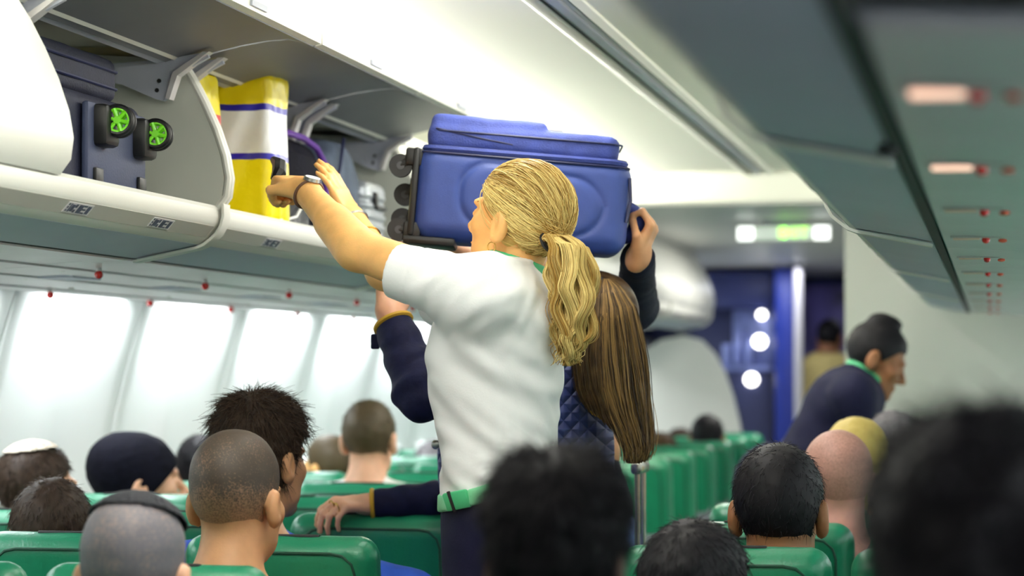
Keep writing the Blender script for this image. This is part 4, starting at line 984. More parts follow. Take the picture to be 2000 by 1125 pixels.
def woman_long_hair():
    D = 5.28; org = pt(1040, 900, D); org[2] = 0
    root = thing('person', 'woman with long straight brown hair and navy quilted jacket, one hand on a green seat', 'person', tuple(org))
    rows = rows_px([(672, 1070, 1150, 0, .06), (690, 1010, 1170, 0, .11), (720, 950, 1182, 0, .135), (760, 905, 1188, 0, .14), (810, 880, 1192, 0, .145), (870, 856, 1196, 0, .145), (950, 862, 1198, 0, .15), (1000, 885, 1196, 0, .15), (1060, 900, 1196, 0, .15), (1200, 910, 1190, 0, .15), (1280, 915, 1185, 0, .145)], D, org)
    L0 = loft(smooth_rows(rows, 50), RT, FH, org)
    S1, E1, W1 = pt(945, 725, 5.18), pt(824, 765, 5.12), pt(768, 632, 5.20)
    S2, E2, W2 = pt(930, 770, 5.42), pt(905, 975, 5.66), pt(728, 985, 5.66)
    HC = pt(1150, 648, 5.28); HR = RM((-.93, .30, .05)); hs = .98; neck = pt(1120, 705, 5.28)
    h1, _ = hand_prims(W1+(W1-E1)*.12, pt(766, 470, 5.24)-W1, RT*.3-FW*.8, -1, (8, 16, 12), .84, 3, .2)
    h2, HW = hand_prims(W2-RT*.012, -RT*.80-FW*.62+UP*.06, UP*.95-FW*.35, -1, (42, 38, 20), .90, 3, .1)
    hd = place(lambda P: head_prims(P, True), HC, HR, hs)
    def body(P):
        d = smin(hd(P), rc(to_w(HC, HR, hs, (0, -.02, -.045)), neck, .048, .055)(P), .03)
        d = smin(d, L0(P)+.02, .02)
        d = smin(d, rc(S1, E1, .042, .038)(P), .02); d = smin(d, rc(E1, W1+(W1-E1)*.12, .036, .027)(P), .02); d = smin(d, h1(P), .018)
        d = smin(d, rc(S2, E2, .042, .036)(P), .02); d = smin(d, rc(E2, W2, .034, .026)(P), .02); d = smin(d, h2(P), .018)
        for sx in (-1, 1):
            a = org+FH*.03+RT*.085*sx; d = smin(d, rc(a+(0, 0, .75), a+(0, 0, .09), .06, .034)(P), .02)
        return d
    v, q = sdf_mesh(body, org+np.array((-.62, -.35, 0)), org+np.array((.4, .7, 1.7)), .0052); link('body', mesh_np('body', v-org, q), M_skin, root); face_parts(HC, HR, hs, root, org, H_dbrown)
    jk = lambda P: smax(L0(P)-.004-.0025*wnoise(P, 26, 6), -rc(neck+np.array((0, 0, .10)), neck-np.array((0, 0, .03)), .07, .058)(P), .008)
    v, q = sdf_mesh(lambda P: smin(jk(P), rc(S1, S2, .085, .075)(P), .05), org+np.array((-.3, -.32, .72)), org+np.array((.32, .36, 1.5)), .008); J = link('quilted_jacket', mesh_np('quilted_jacket', v-org, q), M_quilt, root)
    def arm(S, E, W, r0, r1, r2, nm, seed):
        def f(P):
            d = smin(rc(S, E, r0, r1)(P), rc(E, W, r1, r2)(P), .02); a = (W-E)/np.linalg.norm(W-E)
            t = (P-f3(E)) @ f3(a); d -= .0035*np.sin(t*95+2*wnoise(P, 18, seed))*np.clip(1.2-t*4, .3, 1)
            return smax(d, halfspace(W, W-E)(P), .004)
        lo = np.minimum(np.minimum(S, E), W)-.09; hi = np.maximum(np.maximum(S, E), W)+.09
        o = sdf_obj(nm, f, lo, hi, .006, M_navysl, root, org)
        ring_tube(W, W-E, r2-.001, r2-.001, .0058, M_cuff, 'cuff', o, org); return o
    s1 = arm(S1, E1, W1, .072, .062, .043, 'sleeve', 3); arm(S2, E2, W2, .064, .054, .036, 'sleeve', 4)
    MB().box(W1-org-RT*.040-UP*.040, (.010, .006, .017), bev=.004).build('cuff_tab', M_navysl, s1)
    ring_tube(HW((.108, .010, -.006)), HW((.12, .010, -.012))-HW((.10, .010, -.003)), .0112, .0112, .0018, M_gold, 'ring', root, org, 18); ring_tube(HW((.105, -.010, -.006)), HW((.12, -.010, -.012))-HW((.10, -.010, -.003)), .0112, .0112, .0018, M_gold, 'ring', root, org, 18)
    bp = pt(851, 868, D-.09); MB().sph(bp-org, .011, 12, (1, 1, 1)).build('snap_button', M_metal, J)
    tro = lambda P: np.minimum(loft([(.30, 0, .0, .08, .075), (.80, 0, 0, .12, .12), (.9, 0, 0, .17, .14)], RT, FH, org+RT*.085*0)(P), 9)
    sdf_obj('trousers', lambda P: smin(rc(org+RT*-.085+FH*.03+np.array((0, 0, .85)), org+RT*-.085+FH*.03+np.array((0, 0, .12)), .088, .055)(P), rc(org+RT*.085+FH*.03+np.array((0, 0, .85)), org+RT*.085+FH*.03+np.array((0, 0, .12)), .088, .055)(P), .03), org+np.array((-.25, -.2, .05)), org+np.array((.25, .25, 1.0)), .012, M_uninavy, root, org)
    for sx in (-1, 1): MB().box(RT*.085*sx+FH*.0+np.array((0, .0, .045)), (.045, .11, .045), bev=.03, seg=3).build('shoe', M_shoe, root)
    # hair: a curtain from the crown down the back
    r = np.random.default_rng(9); n = 3600; w = r.random(n); lay = r.random(n); m = 26
    shv, shq = sdf_mesh(hair_shell(7, .010, -.10, .001, 60, front=.07, side=.01), (-.13, -.16, -.14), (.13, .14, .19), .006); parts = [(np.array(HC)+(shv*hs) @ HR.T, shq, .1)]
    ys = np.array((545, 560, 600, 650, 700, 760, 810, 850, 880, 905)); 
    xl = np.array((1172, 1150, 1132, 1124, 1122, 1130, 1152, 1180, 1200, 1214)); xr = np.array((1192, 1214, 1242, 1252, 1259, 1264, 1266, 1266, 1263, 1250))
    yend = np.where(w < .38, 770+150*w+20*r.random(n), 840+66*r.random(n)**.5); y = 545+(yend-545)[:, None]*np.linspace(0, 1, m)[None]
    X = np.interp(y, ys, xl)*(1-w[:, None])+np.interp(y, ys, xr)*w[:, None]
    X = X+2.5*np.sin(y/38+w[:, None]*23)*np.clip((y-600)/200, 0, 1)+(r.normal(size=n)*5)[:, None]*np.clip((y-580)/150, 0, 1)+(r.normal(size=n)*4)[:, None]*np.sin(y/60+(r.random(n)*6)[:, None])*np.clip((y-650)/200, 0, 1)
    bul = np.interp(y, (545, 570, 620, 680, 760, 905), (.075, .125, .160, .172, .178, .178))
    dd = 5.28-bul*(np.clip(1-((w[:, None]-.42)/.66)**2, 0, 1))**.5+(lay[:, None]-.4)*.035
    P = CAM+dd[..., None]*(FW+((X-1000)/F_PX)[..., None]*RT+((562.5-y)/F_PX)[..., None]*UP)
    rn = np.where(w < .36, .02+.25*r.random(n), .42+.22*np.sin(w*47)+.34*r.normal(size=n)); 
    vv, qq = strand_arrays(P.astype(np.float32), np.linspace(.0013, .0008, m)); parts.append((vv, qq, np.repeat(rn.astype(np.float32), m*3)))
    V, Q, A = join_np(parts); link('hair', mesh_np('hair', V-org, Q, True, A), H_long, root)
    hb = [pt(*a) for a in ((1172, 545, 5.20), (1168, 575, 5.17), (1162, 610, 5.155), (1152, 645, 5.15), (1138, 676, 5.15), (1124, 696, 5.16))]
    MB().tube([p-org for p in hb], .0085, 8).build('headband', M_cap, root)
    MB().tube([p-org-FH*.008-RT*.002 for p in hb[1:]], .0022, 6).build('headband_edge', M_steelw, root)
    cl = [pt(1150, 796, 5.17), pt(1158, 806, 5.165), pt(1170, 812, 5.165), pt(1185, 822, 5.165)]
    MB().tube([p-org for p in cl], .005, 6).build('collar_trim', M_cuff, J)
    return root
woman_long_hair()

# ------------------------------------------------------------------ person behind the suitcase
M_pers = fabric('jeans_blue', S(96, 120, 172))
def stand_prims(org, hips, r=.088):
    a, b = org+RT*-.09+np.array((0, 0, .85)), org+RT*-.09+np.array((0, 0, .10)); c, d = org+RT*.09+np.array((0, 0, .85)), org+RT*.09+np.array((0, 0, .10))
    return lambda P: smin(smin(rc(a, b, r, .052)(P), rc(c, d, r, .052)(P), .02), ell(org+np.array((0, 0, .92)), (.17, .13, .13))(P), .05)
def man_behind():
    D = 5.95; org = pt(1120, 900, D); org[2] = 0
    root = thing('person', 'person in a dark navy knit holding the blue suitcase by its handle, hidden behind it', 'person', tuple(org))
    sx = lambda px, py, d: pt(px, py, d)
    HC = sx(1015, 470, 5.86); HR = RM((-.6, -.75, .05)); nk = sx(1030, 575, 5.9)
    S2, E2, W2 = sx(1160, 640, 5.88), sx(1242, 600, 5.72), sx(1246, 503, 5.30)
    S1, E1, W1 = sx(940, 640, 5.9), sx(930, 570, 5.75), sx(905, 500, 5.55)
    hg = sx(1252, 452, 5.36)
    h2, _ = hand_prims(W2, np.array(UP*.9+RT*.42-FW*.05), RT*.9-UP*.42-FW*.3, 1, (60, 75, 55), .86, 2, 1.0)
    h1, _ = hand_prims(W1, -RT*.95+UP*.12-FW*.1, -UP*.8-FW*.6, 1, (10, 15, 10), .9, 3, .2)
    hd = place(head_prims, HC, HR, 1.0)
    def body(P):
        d = smin(hd(P), rc(to_w(HC, HR, 1, (0, -.02, -.05)), nk, .055, .06)(P), .03)
        d = smin(d, rc(nk, org+np.array((0, 0, 1.15)), .08, .12)(P), .03)
        for S_, E_, W_ in ((S1, E1, W1), (S2, E2, W2)): d = smin(d, smin(rc(S_, E_, .045, .038)(P), rc(E_, W_, .036, .028)(P), .02), .02)
        return smin(smin(d, h1(P), .015), h2(P), .015)
    v, q = sdf_mesh(body, org+np.array((-.7, -.7, .9)), org+np.array((.5, .35, 1.95)), .0055); link('body', mesh_np('body', v-org, q), M_skin2, root); face_parts(HC, HR, 1, root, org, H_dbrown)
    hv, hq = sdf_mesh(hair_shell(5, .009, -.07, .002, 70), (-.13, -.16, -.14), (.13, .14, .19), .006); link('hair', mesh_np('hair', np.array(HC)+hv @ HR.T-org, hq, True, np.full(len(hv), .3)), H_dbrown, root)
    def sw(P):
        d = smin(rc(nk-np.array((0, 0, .06)), org+np.array((0, 0, 1.0)), .10, .15)(P), rc(S1, S2, .07, .07)(P), .08)
        for S_, E_, W_ in ((S1, E1, W1), (S2, E2, W2)): d = smin(d, smax(smin(rc(S_, E_, .064, .052)(P), rc(E_, W_, .052, .039)(P), .02), halfspace(W_, W_-E_)(P), .004), .03)
        d = smax(d, -rc(nk+np.array((0, 0, .1)), nk-np.array((0, 0, .05)), .07, .06)(P), .01)
        return d-.003*wnoise(P, 40, 9)
    v, q = sdf_mesh(sw, org+np.array((-.7, -.7, .8)), org+np.array((.5, .35, 1.8)), .008); link('sweater', mesh_np('sweater', v-org, q), M_knit, root)
    sdf_obj('jeans', stand_prims(org, 0), org+np.array((-.3, -.25, .03)), org+np.array((.3, .25, 1.1)), .012, M_pers, root, org)
    for s_ in (-1, 1): MB().box(RT*.09*s_+np.array((0, -.03, .045)), (.048, .12, .045), bev=.03, seg=3).build('shoe', M_shoe, root)
man_behind()

# ------------------------------------------------------------------ crew member bending over a seat row
def crew_bending():
    D = 8.05; P_ = lambda x, y, d=D: pt(x, y, d); org = P_(1525, 950); org[2] = 0
    root = thing('person', 'crew member with a dark bun, navy cardigan and green scarf bending over a seat row', 'person', tuple(org))
    H, C = P_(1588, 908), P_(1645, 797); SHn, SHf = P_(1668, 772, 7.91), P_(1668, 772, 8.21); nk = P_(1682, 742); HC = P_(1708, 708); HR = RM((.86, .08, -.42)); hs = 1.02
    En, Wn = P_(1704, 872, 7.87), P_(1745, 930, 7.85); Ef, Wf = P_(1712, 870, 8.25), P_(1760, 925, 8.25)
    hd = place(lambda P: head_prims(P, True), HC, HR, hs)
    hn, _ = hand_prims(Wn, Wn-En, UP, 1, (20, 30, 20), .9); hf, _ = hand_prims(Wf, Wf-Ef, UP, -1, (20, 30, 20), .9)
    def tors(P): return smin(smin(rc(H, C, .128, .122)(P), rc(SHn, SHf, .075, .075)(P), .10), rc(C, nk, .10, .055)(P), .06)
    def body(P):
        d = smin(hd(P), rc(to_w(HC, HR, hs, (0, -.02, -.045)), nk, .047, .052)(P), .03); d = smin(d, tors(P)+.012, .02)
        for S_, E_, W_, h_ in ((SHn, En, Wn, hn), (SHf, Ef, Wf, hf)): d = smin(smin(d, smin(rc(S_, E_, .042, .036)(P), rc(E_, W_, .034, .026)(P), .02), .02), h_(P), .015)
        for sy in (-.085, .085): d = smin(d, rc(org+np.array((0, sy, .9)), org+np.array((0, sy, .08)), .07, .035)(P), .03)
        return d
    v, q = sdf_mesh(body, org+np.array((-.3, -.4, 0)), org+np.array((.7, .45, 1.7)), .0065); link('body', mesh_np('body', v-org, q), M_skin3, root); face_parts(HC, HR, hs, root, org, H_black)
    ax = (C-H)/np.linalg.norm(C-H)
    def card(P):
        d = tors(P)-.003
        for S_, E_, W_ in ((SHn, En, Wn), (SHf, Ef, Wf)): d = smin(d, smax(smin(rc(S_, E_, .062, .05)(P), rc(E_, W_, .05, .04)(P), .02), halfspace(W_, W_-E_)(P), .004), .03)
        d = smax(d, -rc(nk+(nk-C)*.5, nk-(nk-C)*.1, .075, .054)(P), .01); return smax(d-.003*wnoise(P, 30, 4), -halfspace(H, ax)(P), .005)
    v, q = sdf_mesh(card, org+np.array((-.35, -.4, .8)), org+np.array((.7, .45, 1.6)), .009); link('cardigan', mesh_np('cardigan', v-org, q), M_uninavy, root)
    sdf_obj('belt', lambda P: smax(np.abs(tors(P)-.004)-.005, np.abs(halfspace(H-ax*.004, ax)(P))-.018, .004), H-.25, H+.25, .008, M_mint, root, org)
    sdf_obj('skirt', lambda P: smax(smin(rc(H, org+np.array((0, 0, .95)), .128, .155)(P), rc(org+np.array((0, 0, .95)), org+np.array((0, 0, .55)), .155, .165)(P), .05), halfspace(H, ax)(P), .006), org+np.array((-.3, -.3, .38)), org+np.array((.3, .3, 1.3)), .012, M_uninavy, root, org)
    sc = sdf_obj('neck_scarf', lambda P: smax(np.abs(rc(to_w(HC, HR, hs, (0, -.02, -.06)), nk, .060, .074)(P))-.010, -halfspace(nk-(nk-HC)*-.0, HC-nk)(P)-.06, .01), nk-.2, nk+.2, .007, M_scarf, root, org)
    MB().tube([p-org for p in (P_(1690, 762, 7.93), P_(1700, 782, 7.91), P_(1708, 805, 7.90))], [.02, .018, .006], 8).build('scarf_tail', M_scarf, sc)
    def hr(P):
        d = hair_shell(8, .008, -.085, .001, 70, front=.066, side=.01)(P); b = smin(ell((0, -.045, .128), (.04, .038, .032))(P), ell((0, -.010, .150), (.028, .042, .019))(P), .02); return smin(d, b, .02)
    hv, hq = sdf_mesh(hr, (-.13, -.16, -.14), (.13, .14, .23), .006); link('hair', mesh_np('hair', np.array(HC)+(hv*hs) @ HR.T-org, hq, True, np.full(len(hv), .15)), H_black, root)
    for sy in (-.085, .085): MB().box(np.array((.03, sy, .035)), (.11, .04, .033), bev=.028, seg=3).build('shoe', M_shoe, root)
crew_bending()
def person_far():
    D = 16.4; org = pt(1618, 800, D); org[2] = 0; HC = pt(1622, 662, D); root = thing('person', 'dim far person in a yellowish top past the galley doorway', 'person', tuple(org))
    HR = RM((.3, .95, 0)); nk = pt(1615, 692, D); S1, S2 = pt(1588, 716, D), pt(1660, 716, D)
    def body(P): return smin(smin(place(head_prims, HC, HR, 1)(P), rc(to_w(HC, HR, 1, (0, -.02, -.05)), nk, .055, .06)(P), .03), rc(nk, org+np.array((0, 0, 1.0)), .08, .12)(P), .04)
    v, q = sdf_mesh(body, org+np.array((-.4, -.3, .8)), org+np.array((.4, .3, 1.85)), .011); link('body', mesh_np('body', v-org, q), M_skin3, root); face_parts(HC, HR, 1, root, org, H_black)
    hv, hq = sdf_mesh(hair_shell(9, .012, -.085, .002), (-.13, -.16, -.14), (.13, .14, .19), .008); link('hair', mesh_np('hair', np.array(HC)+hv @ HR.T-org, hq, True, np.full(len(hv), .1)), H_black, root)
    def top(P):
        d = smin(rc(S1, S2, .075, .075)(P), rc(nk-np.array((0, 0, .1)), org+np.array((0, 0, .95)), .13, .16)(P), .08)
        for S_, k in ((S1, -1), (S2, 1)): d = smin(d, rc(S_, org+RT*.22*k+np.array((0, 0, .95)), .06, .045)(P), .04)
        return smax(d, -rc(nk+np.array((0, 0, .1)), nk-np.array((0, 0, .03)), .07, .06)(P), .01)
    v, q = sdf_mesh(top, org+np.array((-.45, -.3, .7)), org+np.array((.45, .3, 1.7)), .014); link('vest', mesh_np('vest', v-org, q), fabric('vest_yellow', S(220, 200, 130)), root)
    sdf_obj('trousers', stand_prims(org, 0), org+np.array((-.3, -.25, .03)), org+np.array((.3, .25, 1.1)), .016, F_navy, root, org)
    for s_ in (-1, 1): MB().box(RT*.09*s_+np.array((0, .03, .045)), (.048, .12, .045), bev=.03, seg=3).build('shoe', M_shoe, root)
person_far()

# ------------------------------------------------------------------ the raised blue suitcase
M_sblue = mat('suitcase_blue', S(42, 64, 134), .5, noise=.06, nscale=40, bump=.1, bscale=420); M_sblue2 = mat('suitcase_blue_fabric', S(42, 58, 130), .7, noise=.12, nscale=30, bump=.25, bscale=300)
M_zip = mat('zip_navy', S(22, 30, 72), .5); M_plast = mat('plastic_black', S(11, 11, 14), .45); M_hub = mat('wheel_grey', S(52, 52, 58), .4)
def caster(root, o, c, ax, arm, r=.026, m=None):
    c, ax, arm = Vector(c), Vector(ax).normalized(), Vector(arm)
    w_ = MB().cyl(c-ax*.012, c+ax*.012, r, seg=24).build('wheel', M_plast, root)
    MB().cyl(c-ax*.0135, c+ax*.0135, r*.35, seg=16).build('hub', M_hub, w_)
    MB().cyl(c+ax*.0, c+arm, .014, .018, 12).box(c+arm, (.02, .02, .02), bev=.006).build('wheel_fork', M_plast, root)
def blue_suitcase():
    cen = pt(1020, 380, 5.32); root = thing('suitcase', 'blue four-wheeled cabin suitcase held up sideways above the aisle', 'suitcase', tuple(cen))
    Rr = Matrix.Rotation(YAW, 3, 'Z') @ Matrix.Rotation(R(4.8), 3, 'Y'); root.rotation_euler = Rr.to_euler()
    k = 5.22/4550   # metres per pixel on the near face
    def low(P):
        d = rbx((0, 0, -.018), (.242, .108, .108), .042)(P)
        q = P.copy(); q[:, 0] = P[:, 0]+.18*np.clip(P[:, 2], -1, 1)*0
        pan = rbx((.022, -.106, -.022), (.160, .010, .068), .0095)(np.stack([P[:, 0]+.0*P[:, 2], P[:, 1], P[:, 2]+.10*(P[:, 0]-.02)*(P[:, 2] > -.02)], 1))
        a = np.abs(np.sqrt(np.maximum(0, (np.maximum(np.abs(P[:, 0]-.022)-.09, 0)/.072)**2+((P[:, 2]+.022+.09*(P[:, 0]-.02)*(P[:, 2] > -.02))/.070)**2))-1)*.07
        g = np.exp(-(a/.006)**2)*.0045*(P[:, 1] < -.06); ins = np.sqrt((np.maximum(np.abs(P[:, 0]-.022)-.09, 0)/.072)**2+((P[:, 2]+.022+.09*(P[:, 0]-.02)*(P[:, 2] > -.02))/.070)**2) < 1
        d = d+g-.004*ins*(P[:, 1] < -.06)*np.clip(a/.02, 0, 1)
        return d
    sdf_obj('shell', low, (-.27, -.14, -.15), (.27, .14, .12), .005, M_sblue, root)
    up = lambda P: smin(rbx((-.006, 0, .108), (.216, .098, .034), .026)(P)-.002*wnoise(P*f3((.6, 1, 1.6)), 40, 3), rbx((-.086, .0, .140), (.132, .085, .022), .018)(P)-.0015*wnoise(P, 40, 6), .01)
    U = sdf_obj('soft_lid', up, (-.26, -.13, .05), (.24, .13, .18), .006, M_sblue2, root)
    def loop(z, hx, hy, r, m, nm, par, rr=.03):
        pts = []
        for sx, sy, a0 in ((1, -1, -90), (1, 1, 0), (-1, 1, 90), (-1, -1, 180)):
            for a in np.linspace(a0, a0+90, 6): pts.append((sx*(hx-rr)+rr*math.cos(R(a)), sy*(hy-rr)+rr*math.sin(R(a)), z))
        return MB().tube(pts, r, 6, True).build(nm, m, par)
    loop(.081, .226, .101, .0075, M_sblue2, 'gusset', root); loop(.086, .228, .102, .0022, M_zip, 'zip', root); loop(.122, .216, .099, .0022, M_zip, 'zip', root); loop(.071, .236, .106, .0025, M_zip, 'zip', root)
    MB().tube([(-.205, -.097, .126), (-.10, -.099, .110), (-.03, -.098, .102)], .0022, 6).build('pocket_zip', M_zip, U)
    MB().box((.05, -.05, .146), (.03, .008, .004), bev=.002).build('carry_handle', M_metal, root)
    # black base with casters at one end
    MB().box((-.243, 0, -.02), (.008, .10, .10), bev=.007).box((-.20, 0, -.128), (.06, .10, .010), bev=.008).build('end_bumper', M_plast, root)
    for (cx, cz, cy) in ((-.278, .036, -.075), (-.270, -.018, .07), (-.270, -.108, -.075), (-.272, -.075, .075)):
        caster(root, None, (cx, cy, cz), (0, 1, 0), (.030, 0, .022 if cz > -.05 else -.0))
    MB().tube([(.232+.034*math.sin(t), -.01, -.045+.036*math.cos(t)) for t in np.linspace(0, PI, 14)], [.013+.006*math.sin(t) for t in np.linspace(0, PI, 14)], 14).build('grab_handle', M_sblue2, root)
    MB().tube([(.238, -.09, .05), (.244, -.088, -.0), (.238, -.09, -.05)], .004, 6).build('end_piping', M_zip, root)
    return root
blue_suitcase()

# ------------------------------------------------------------------ luggage in the open bins
def bin_pt(a, y, h): return (-a, y, Z0+h)
def banded(name, stops, rough=.3):
    """Plastic printed in horizontal bands: (height, colour) from the bottom up."""
    m = mat(name, stops[0][1], rough, bump=.35, bscale=14, spec=.6); nt = m.node_tree; L = nt.links; b = nt.nodes['Principled BSDF']
    tc = nt.nodes.new('ShaderNodeTexCoord'); sp = nt.nodes.new('ShaderNodeSeparateXYZ'); L.new(tc.outputs['Object'], sp.inputs[0])
    n = nt.nodes.new('ShaderNodeTexNoise'); n.inputs['Scale'].default_value = 9; L.new(tc.outputs['Object'], n.inputs['Vector'])
    ma = nt.nodes.new('ShaderNodeMath'); ma.operation = 'MULTIPLY_ADD'; L.new(n.outputs['Fac'], ma.inputs[0]); ma.inputs[1].default_value = .016; L.new(sp.outputs['Z'], ma.inputs[2])
    cr = nt.nodes.new('ShaderNodeValToRGB'); cr.color_ramp.interpolation = 'CONSTANT'; el = cr.color_ramp.elements
    el[0].position = 0; el[0].color = (*stops[0][1], 1); el[1].position = stops[1][0]+.008; el[1].color = (*stops[1][1], 1)
    for h, c in stops[2:]: e = el.new(h+.008); e.color = (*c, 1)
    L.new(ma.outputs[0], cr.inputs[0]); L.new(cr.outputs[0], b.inputs['Base Color']); return m
YEL, BLU, WHI, RED = S(250, 228, 10), S(34, 30, 170), S(236, 238, 240), S(214, 40, 30)
M_ybag = banded('yellow_carrier', [(0, YEL), (.150, BLU), (.165, WHI), (.272, BLU), (.288, YEL)])
M_ybag2 = banded('yellow_carrier_side', [(0, YEL), (.180, BLU), (.205, RED), (.245, YEL)])
def crumple(name, label, cat, m, lo, hi, r, amp, sc, seed, h=.006, pinch=0.0, taper=None):
    lo, hi = np.array(lo), np.array(hi); c = (lo+hi)/2; base = np.array((c[0], c[1], lo[2]))
    def f(P):
        q = P.copy(); z = np.clip((P[:, 2]-lo[2])/(hi[2]-lo[2]), 0, 1)
        if pinch:
            k = 1-pinch*np.clip((z-.72)/.28, 0, 1); q[:, 1] = c[1]+(P[:, 1]-c[1])/np.maximum(k, .15); 
        d = rbx(c, (hi-lo)/2, r)(q)
        ridg = 1-np.abs(wnoise(P*f3((1, 1, .6)), sc, seed)); return (d-amp*wnoise(P, sc*.6, seed+2)-amp*.7*ridg)*.8
    v, q = sdf_mesh(f, lo-.04, hi+.04, h); o = link(name, mesh_np(name, v-base, q), m); o.location = base; return tag(o, label, cat)
crumple('plastic_bag', 'crumpled yellow plastic carrier with white panel between blue bands in the open bin', 'bag', M_ybag, (-1.02, 5.355, Z0+.356), (-.702, 5.50, Z0+.725), .022, .009, 26, 3, .0055)
crumple('plastic_bag', 'second yellow carrier with red and blue print, tucked behind the bin divider', 'bag', M_ybag2, (-1.10, 5.05, Z0+.352), (-.775, 5.21, Z0+.705), .03, .007, 24, 9, .006)
M_pbag = mat('backpack_black', S(12, 11, 26), .85, spec=.15, noise=.2, nscale=20, bump=.25, bscale=120); M_pur = mat('piping_purple', S(96, 44, 150), .5)
def soft_box(name, label, cat, m, lo, hi, r, amp=.003, sc=22, seed=1, h=.009, arch=0):
    lo, hi = np.array(lo), np.array(hi); c = (lo+hi)/2; base = np.array((c[0], c[1], lo[2]))
    def f(P):
        d = rbx(c, (hi-lo)/2, r)(P)
        if arch: d = smax(d, ell((c[0], c[1], lo[2]), ((hi[0]-lo[0])*2, (hi[1]-lo[1])*.56, (hi[2]-lo[2])*1.03))(P), .03)
        return d-amp*wnoise(P, sc, seed)
    root = thing(name, label, cat, tuple(base)); v, q = sdf_mesh(f, lo-.03, hi+.03, h); link('body', mesh_np(name, v-base, q), m, root); return root, base
bp, bb = soft_box('backpack', 'dark backpack with purple piping between the yellow carrier and the grey bag', 'backpack', M_pbag, (-1.14, 5.47, Z0+.350), (-.745, 5.965, Z0+.602), .06, .004, 20, 4)
rel = lambda a, y, h: Vector(bin_pt(a, y, h))-Vector(bb)
MB().tube([rel(.742, 5.50, .56), rel(.745, 5.55, .588), rel(.752, 5.66, .606), rel(.752, 5.80, .606), rel(.745, 5.90, .588), rel(.738, 5.955, .55), rel(.737, 5.965, .45), rel(.737, 5.965, .37)], .009, 8).build('piping', M_pur, bp)
MB().box(rel(.735, 5.72, .47), (.012, .14, .085), bev=.012).build('front_pocket', M_pbag, bp)
M_gbag = mat('bag_grey', S(84, 96, 116), .8, noise=.2, nscale=14, bump=.3, bscale=90)
gb, gbb = soft_box('duffel_bag', 'slumped blue-grey cloth bag beside the dark backpack', 'bag', M_gbag, (-1.14, 5.99, Z0+.350), (-.745, 6.375, Z0+.650), .07, .008, 16, 6, .009, 1)
MB().tube([Vector(bin_pt(.742, 6.03, .42))-Vector(gbb), Vector(bin_pt(.738, 6.10, .56))-Vector(gbb), Vector(bin_pt(.745, 6.16, .64))-Vector(gbb)], .005, 6).build('seam', M_zip, gb)
M_silv = mat('case_silver', S(168, 174, 182), .35, metal=.35, noise=.05)
sv = thing('suitcase', 'silver ribbed hard suitcase at the end of the open bin', 'suitcase', (-.95, 6.53, Z0+.350)); 
def ribbed(P): return rbx((0, 0, .10), (.20, .115, .10), .03)(P)-.004*np.sin(P[:, 2]*210)*(np.abs(P[:, 2]-.085) < .07)
sdf_obj('shell', ribbed, (-.23, -.15, -.02), (.23, .15, .23), .006, M_silv, sv)
MB().box((.205, -.03, .145), (.006, .012, .022), bev=.003).build('latch', M_plast, sv); MB().box((.204, .03, .125), (.006, .05, .006), bev=.003).build('handle', M_plast, sv)
M_blk = mat('bag_black', S(26, 27, 36), .5, noise=.4, nscale=26, bump=.4, bscale=40)
db, dbb = soft_box('drawstring_bag', 'small crumpled black bag with pale cords at the bin edge under the reaching hand', 'bag', M_blk, (-.735, 5.44, Z0+.352), (-.708, 5.72, Z0+.452), .012, .006, 40, 8, .006)
MB().tube([Vector(bin_pt(.700, 5.50, .375))-Vector(dbb), Vector(bin_pt(.700, 5.57, .385))-Vector(dbb), Vector(bin_pt(.702, 5.64, .425))-Vector(dbb)], .0035, 6).build('cord', M_white, db)
MB().box(Vector(bin_pt(.699, 5.45, .372))-Vector(dbb), (.003, .03, .008), bev=.002).build('tag', M_white, db)
# black strap pulled by the reaching hand
st_ = MB().tube([pt(534, 312, 5.14), pt(546, 322, 5.10), pt(545, 338, 5.07), pt(536, 352, 5.06)], [.008, .016, .016, .010], 8).build('bag_strap', M_plast); tag(st_, 'twisted black strap gripped by the crew member against the yellow carrier', 'strap')
# luggage with green wheels under the first raised door
M_lnavy = mat('suitcase_navy', S(26, 30, 54), .7, noise=.12, nscale=24, bump=.2, bscale=200); M_lgrey = mat('suitcase_slate', S(56, 64, 92), .6, noise=.08, bump=.1, bscale=200); M_lime = mat('wheel_lime', S(126, 226, 40), .35)
c1 = thing('suitcase', 'slate suitcase with two lime green spoked wheels in the near open bin', 'suitcase', (-.98, 4.42, Z0+.350))
def toC(a, y, h): return Vector((-a, y, Z0+h))-Vector(c1.location)
sdf_obj('shell', lambda P: rbx((-.01, .02, .105), (.225, .235, .105), .03)(P), (-.26, -.26, -.02), (.24, .28, .24), .008, M_lnavy, c1)
MB().box(toC(.752, 4.475, .45), (.008, .16, .085), bev=.006).build('base_plate', M_lgrey, c1)
MB().box(toC(.742, 4.36, .385), (.006, .02, .02), bev=.004).box(toC(.742, 4.60, .385), (.006, .02, .02), bev=.004).build('foot', M_plast, c1)
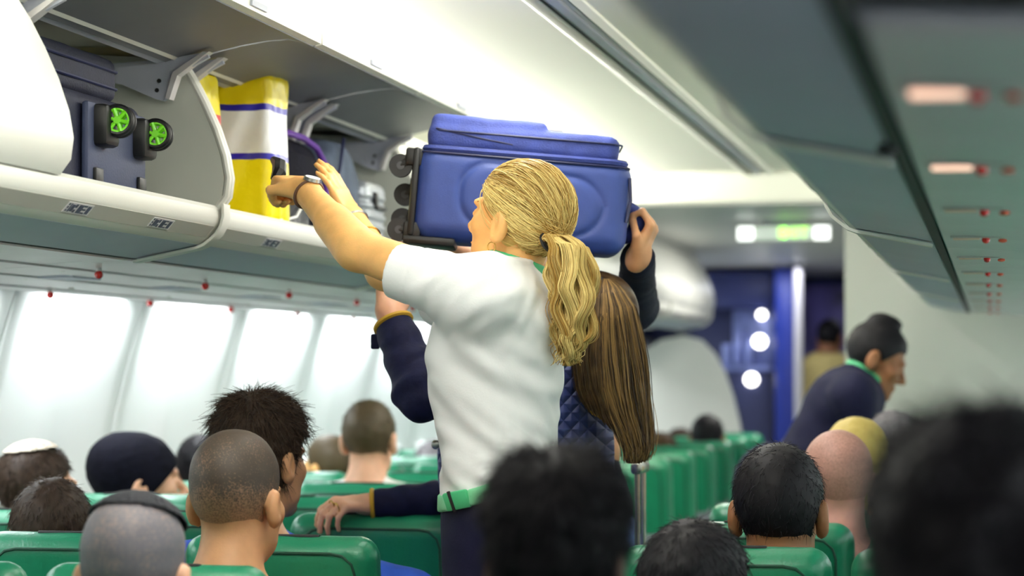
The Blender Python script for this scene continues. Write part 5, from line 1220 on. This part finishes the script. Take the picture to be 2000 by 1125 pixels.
for y, h in ((4.37, .500), (4.585, .494)):
    c = toC(.705, y, h); ax = Vector((.20, -.98, 0)).normalized()
    hs_ = MB().box(toC(.745, y+.01, h-.01), (.03, .038, .042), bev=.012).cyl(toC(.745, y+.012, h-.035), toC(.745, y+.012, h+.03), .03, seg=16).build('wheel_housing', M_plast, c1)
    for dd, nm in ((.0, 'wheel'), (.030, 'wheel')):
        cc = c-ax*dd; wl_ = MB().tube([cc+(Vector((0, 0, 1))*math.cos(t)+ax.cross(Vector((0, 0, 1)))*math.sin(t))*.027 for t in np.linspace(0, 2*PI, 28, endpoint=False)], .0065, 8, True).build(nm, M_plast, c1)
        hub = MB().cyl(cc-ax*.004, cc+ax*.007, .0075, seg=14)
        for j in range(6):
            t = j*PI/3+.3; u = Vector((0, 0, 1))*math.cos(t)+ax.cross(Vector((0, 0, 1)))*math.sin(t); hub.cyl(cc+u*.004+ax*.003, cc+u*.024+ax*.003, .0036, .0052, 8)
        hub.tube([cc+ax*.003+(Vector((0, 0, 1))*math.cos(t)+ax.cross(Vector((0, 0, 1)))*math.sin(t))*.0225 for t in np.linspace(0, 2*PI, 24, endpoint=False)], .0032, 6, True)
        hub.build('spokes', M_lime, wl_)
c2 = thing('suitcase', 'dark navy soft suitcase lying on top of the green-wheeled one', 'suitcase', (-1.02, 4.40, Z0+.562))
sdf_obj('body', lambda P: rbx((0, 0, .048), (.215, .225, .047), .02)(P)-.0015*wnoise(P, 30, 2), (-.25, -.26, -.03), (.25, .26, .13), .007, M_lnavy, c2)
for z in (.03, .066):
    MB().tube([(.218, -.215, z), (.2175, .0, z), (.216, .215, z), (.20, .226, z), (-.1, .228, z)], .0035, 6).build('piping', M_zip, c2)
# telescopic handle of a rolling case standing in the aisle
tr_ = thing('trolley_case', 'rolling case with a raised pale telescopic handle standing in the aisle', 'suitcase', (.155, 5.62, 0))
TR = np.array((.155, 5.62, 0))
sdf_obj('shell', lambda P: rbx((0, 0, .30), (.095, .12, .24), .03)(P), (-.12, -.15, .03), (.12, .15, .57), .01, M_lnavy, tr_)
ht = pt(1226, 920, 5.47)-TR
for dy in (-.05, .05): MB().cyl((ht[0], dy, .53), (ht[0], dy, ht[2]), .007, seg=10).build('handle_rod', M_steelw, tr_)
MB().box((ht[0], 0, ht[2]), (.014, .068, .014), bev=.008).build('handle_grip', M_steelw, tr_)
for dx in (-.06, .06): MB().cyl((dx, -.09, .03), (dx, -.07, .03), .03, seg=16).build('wheel', M_plast, tr_)
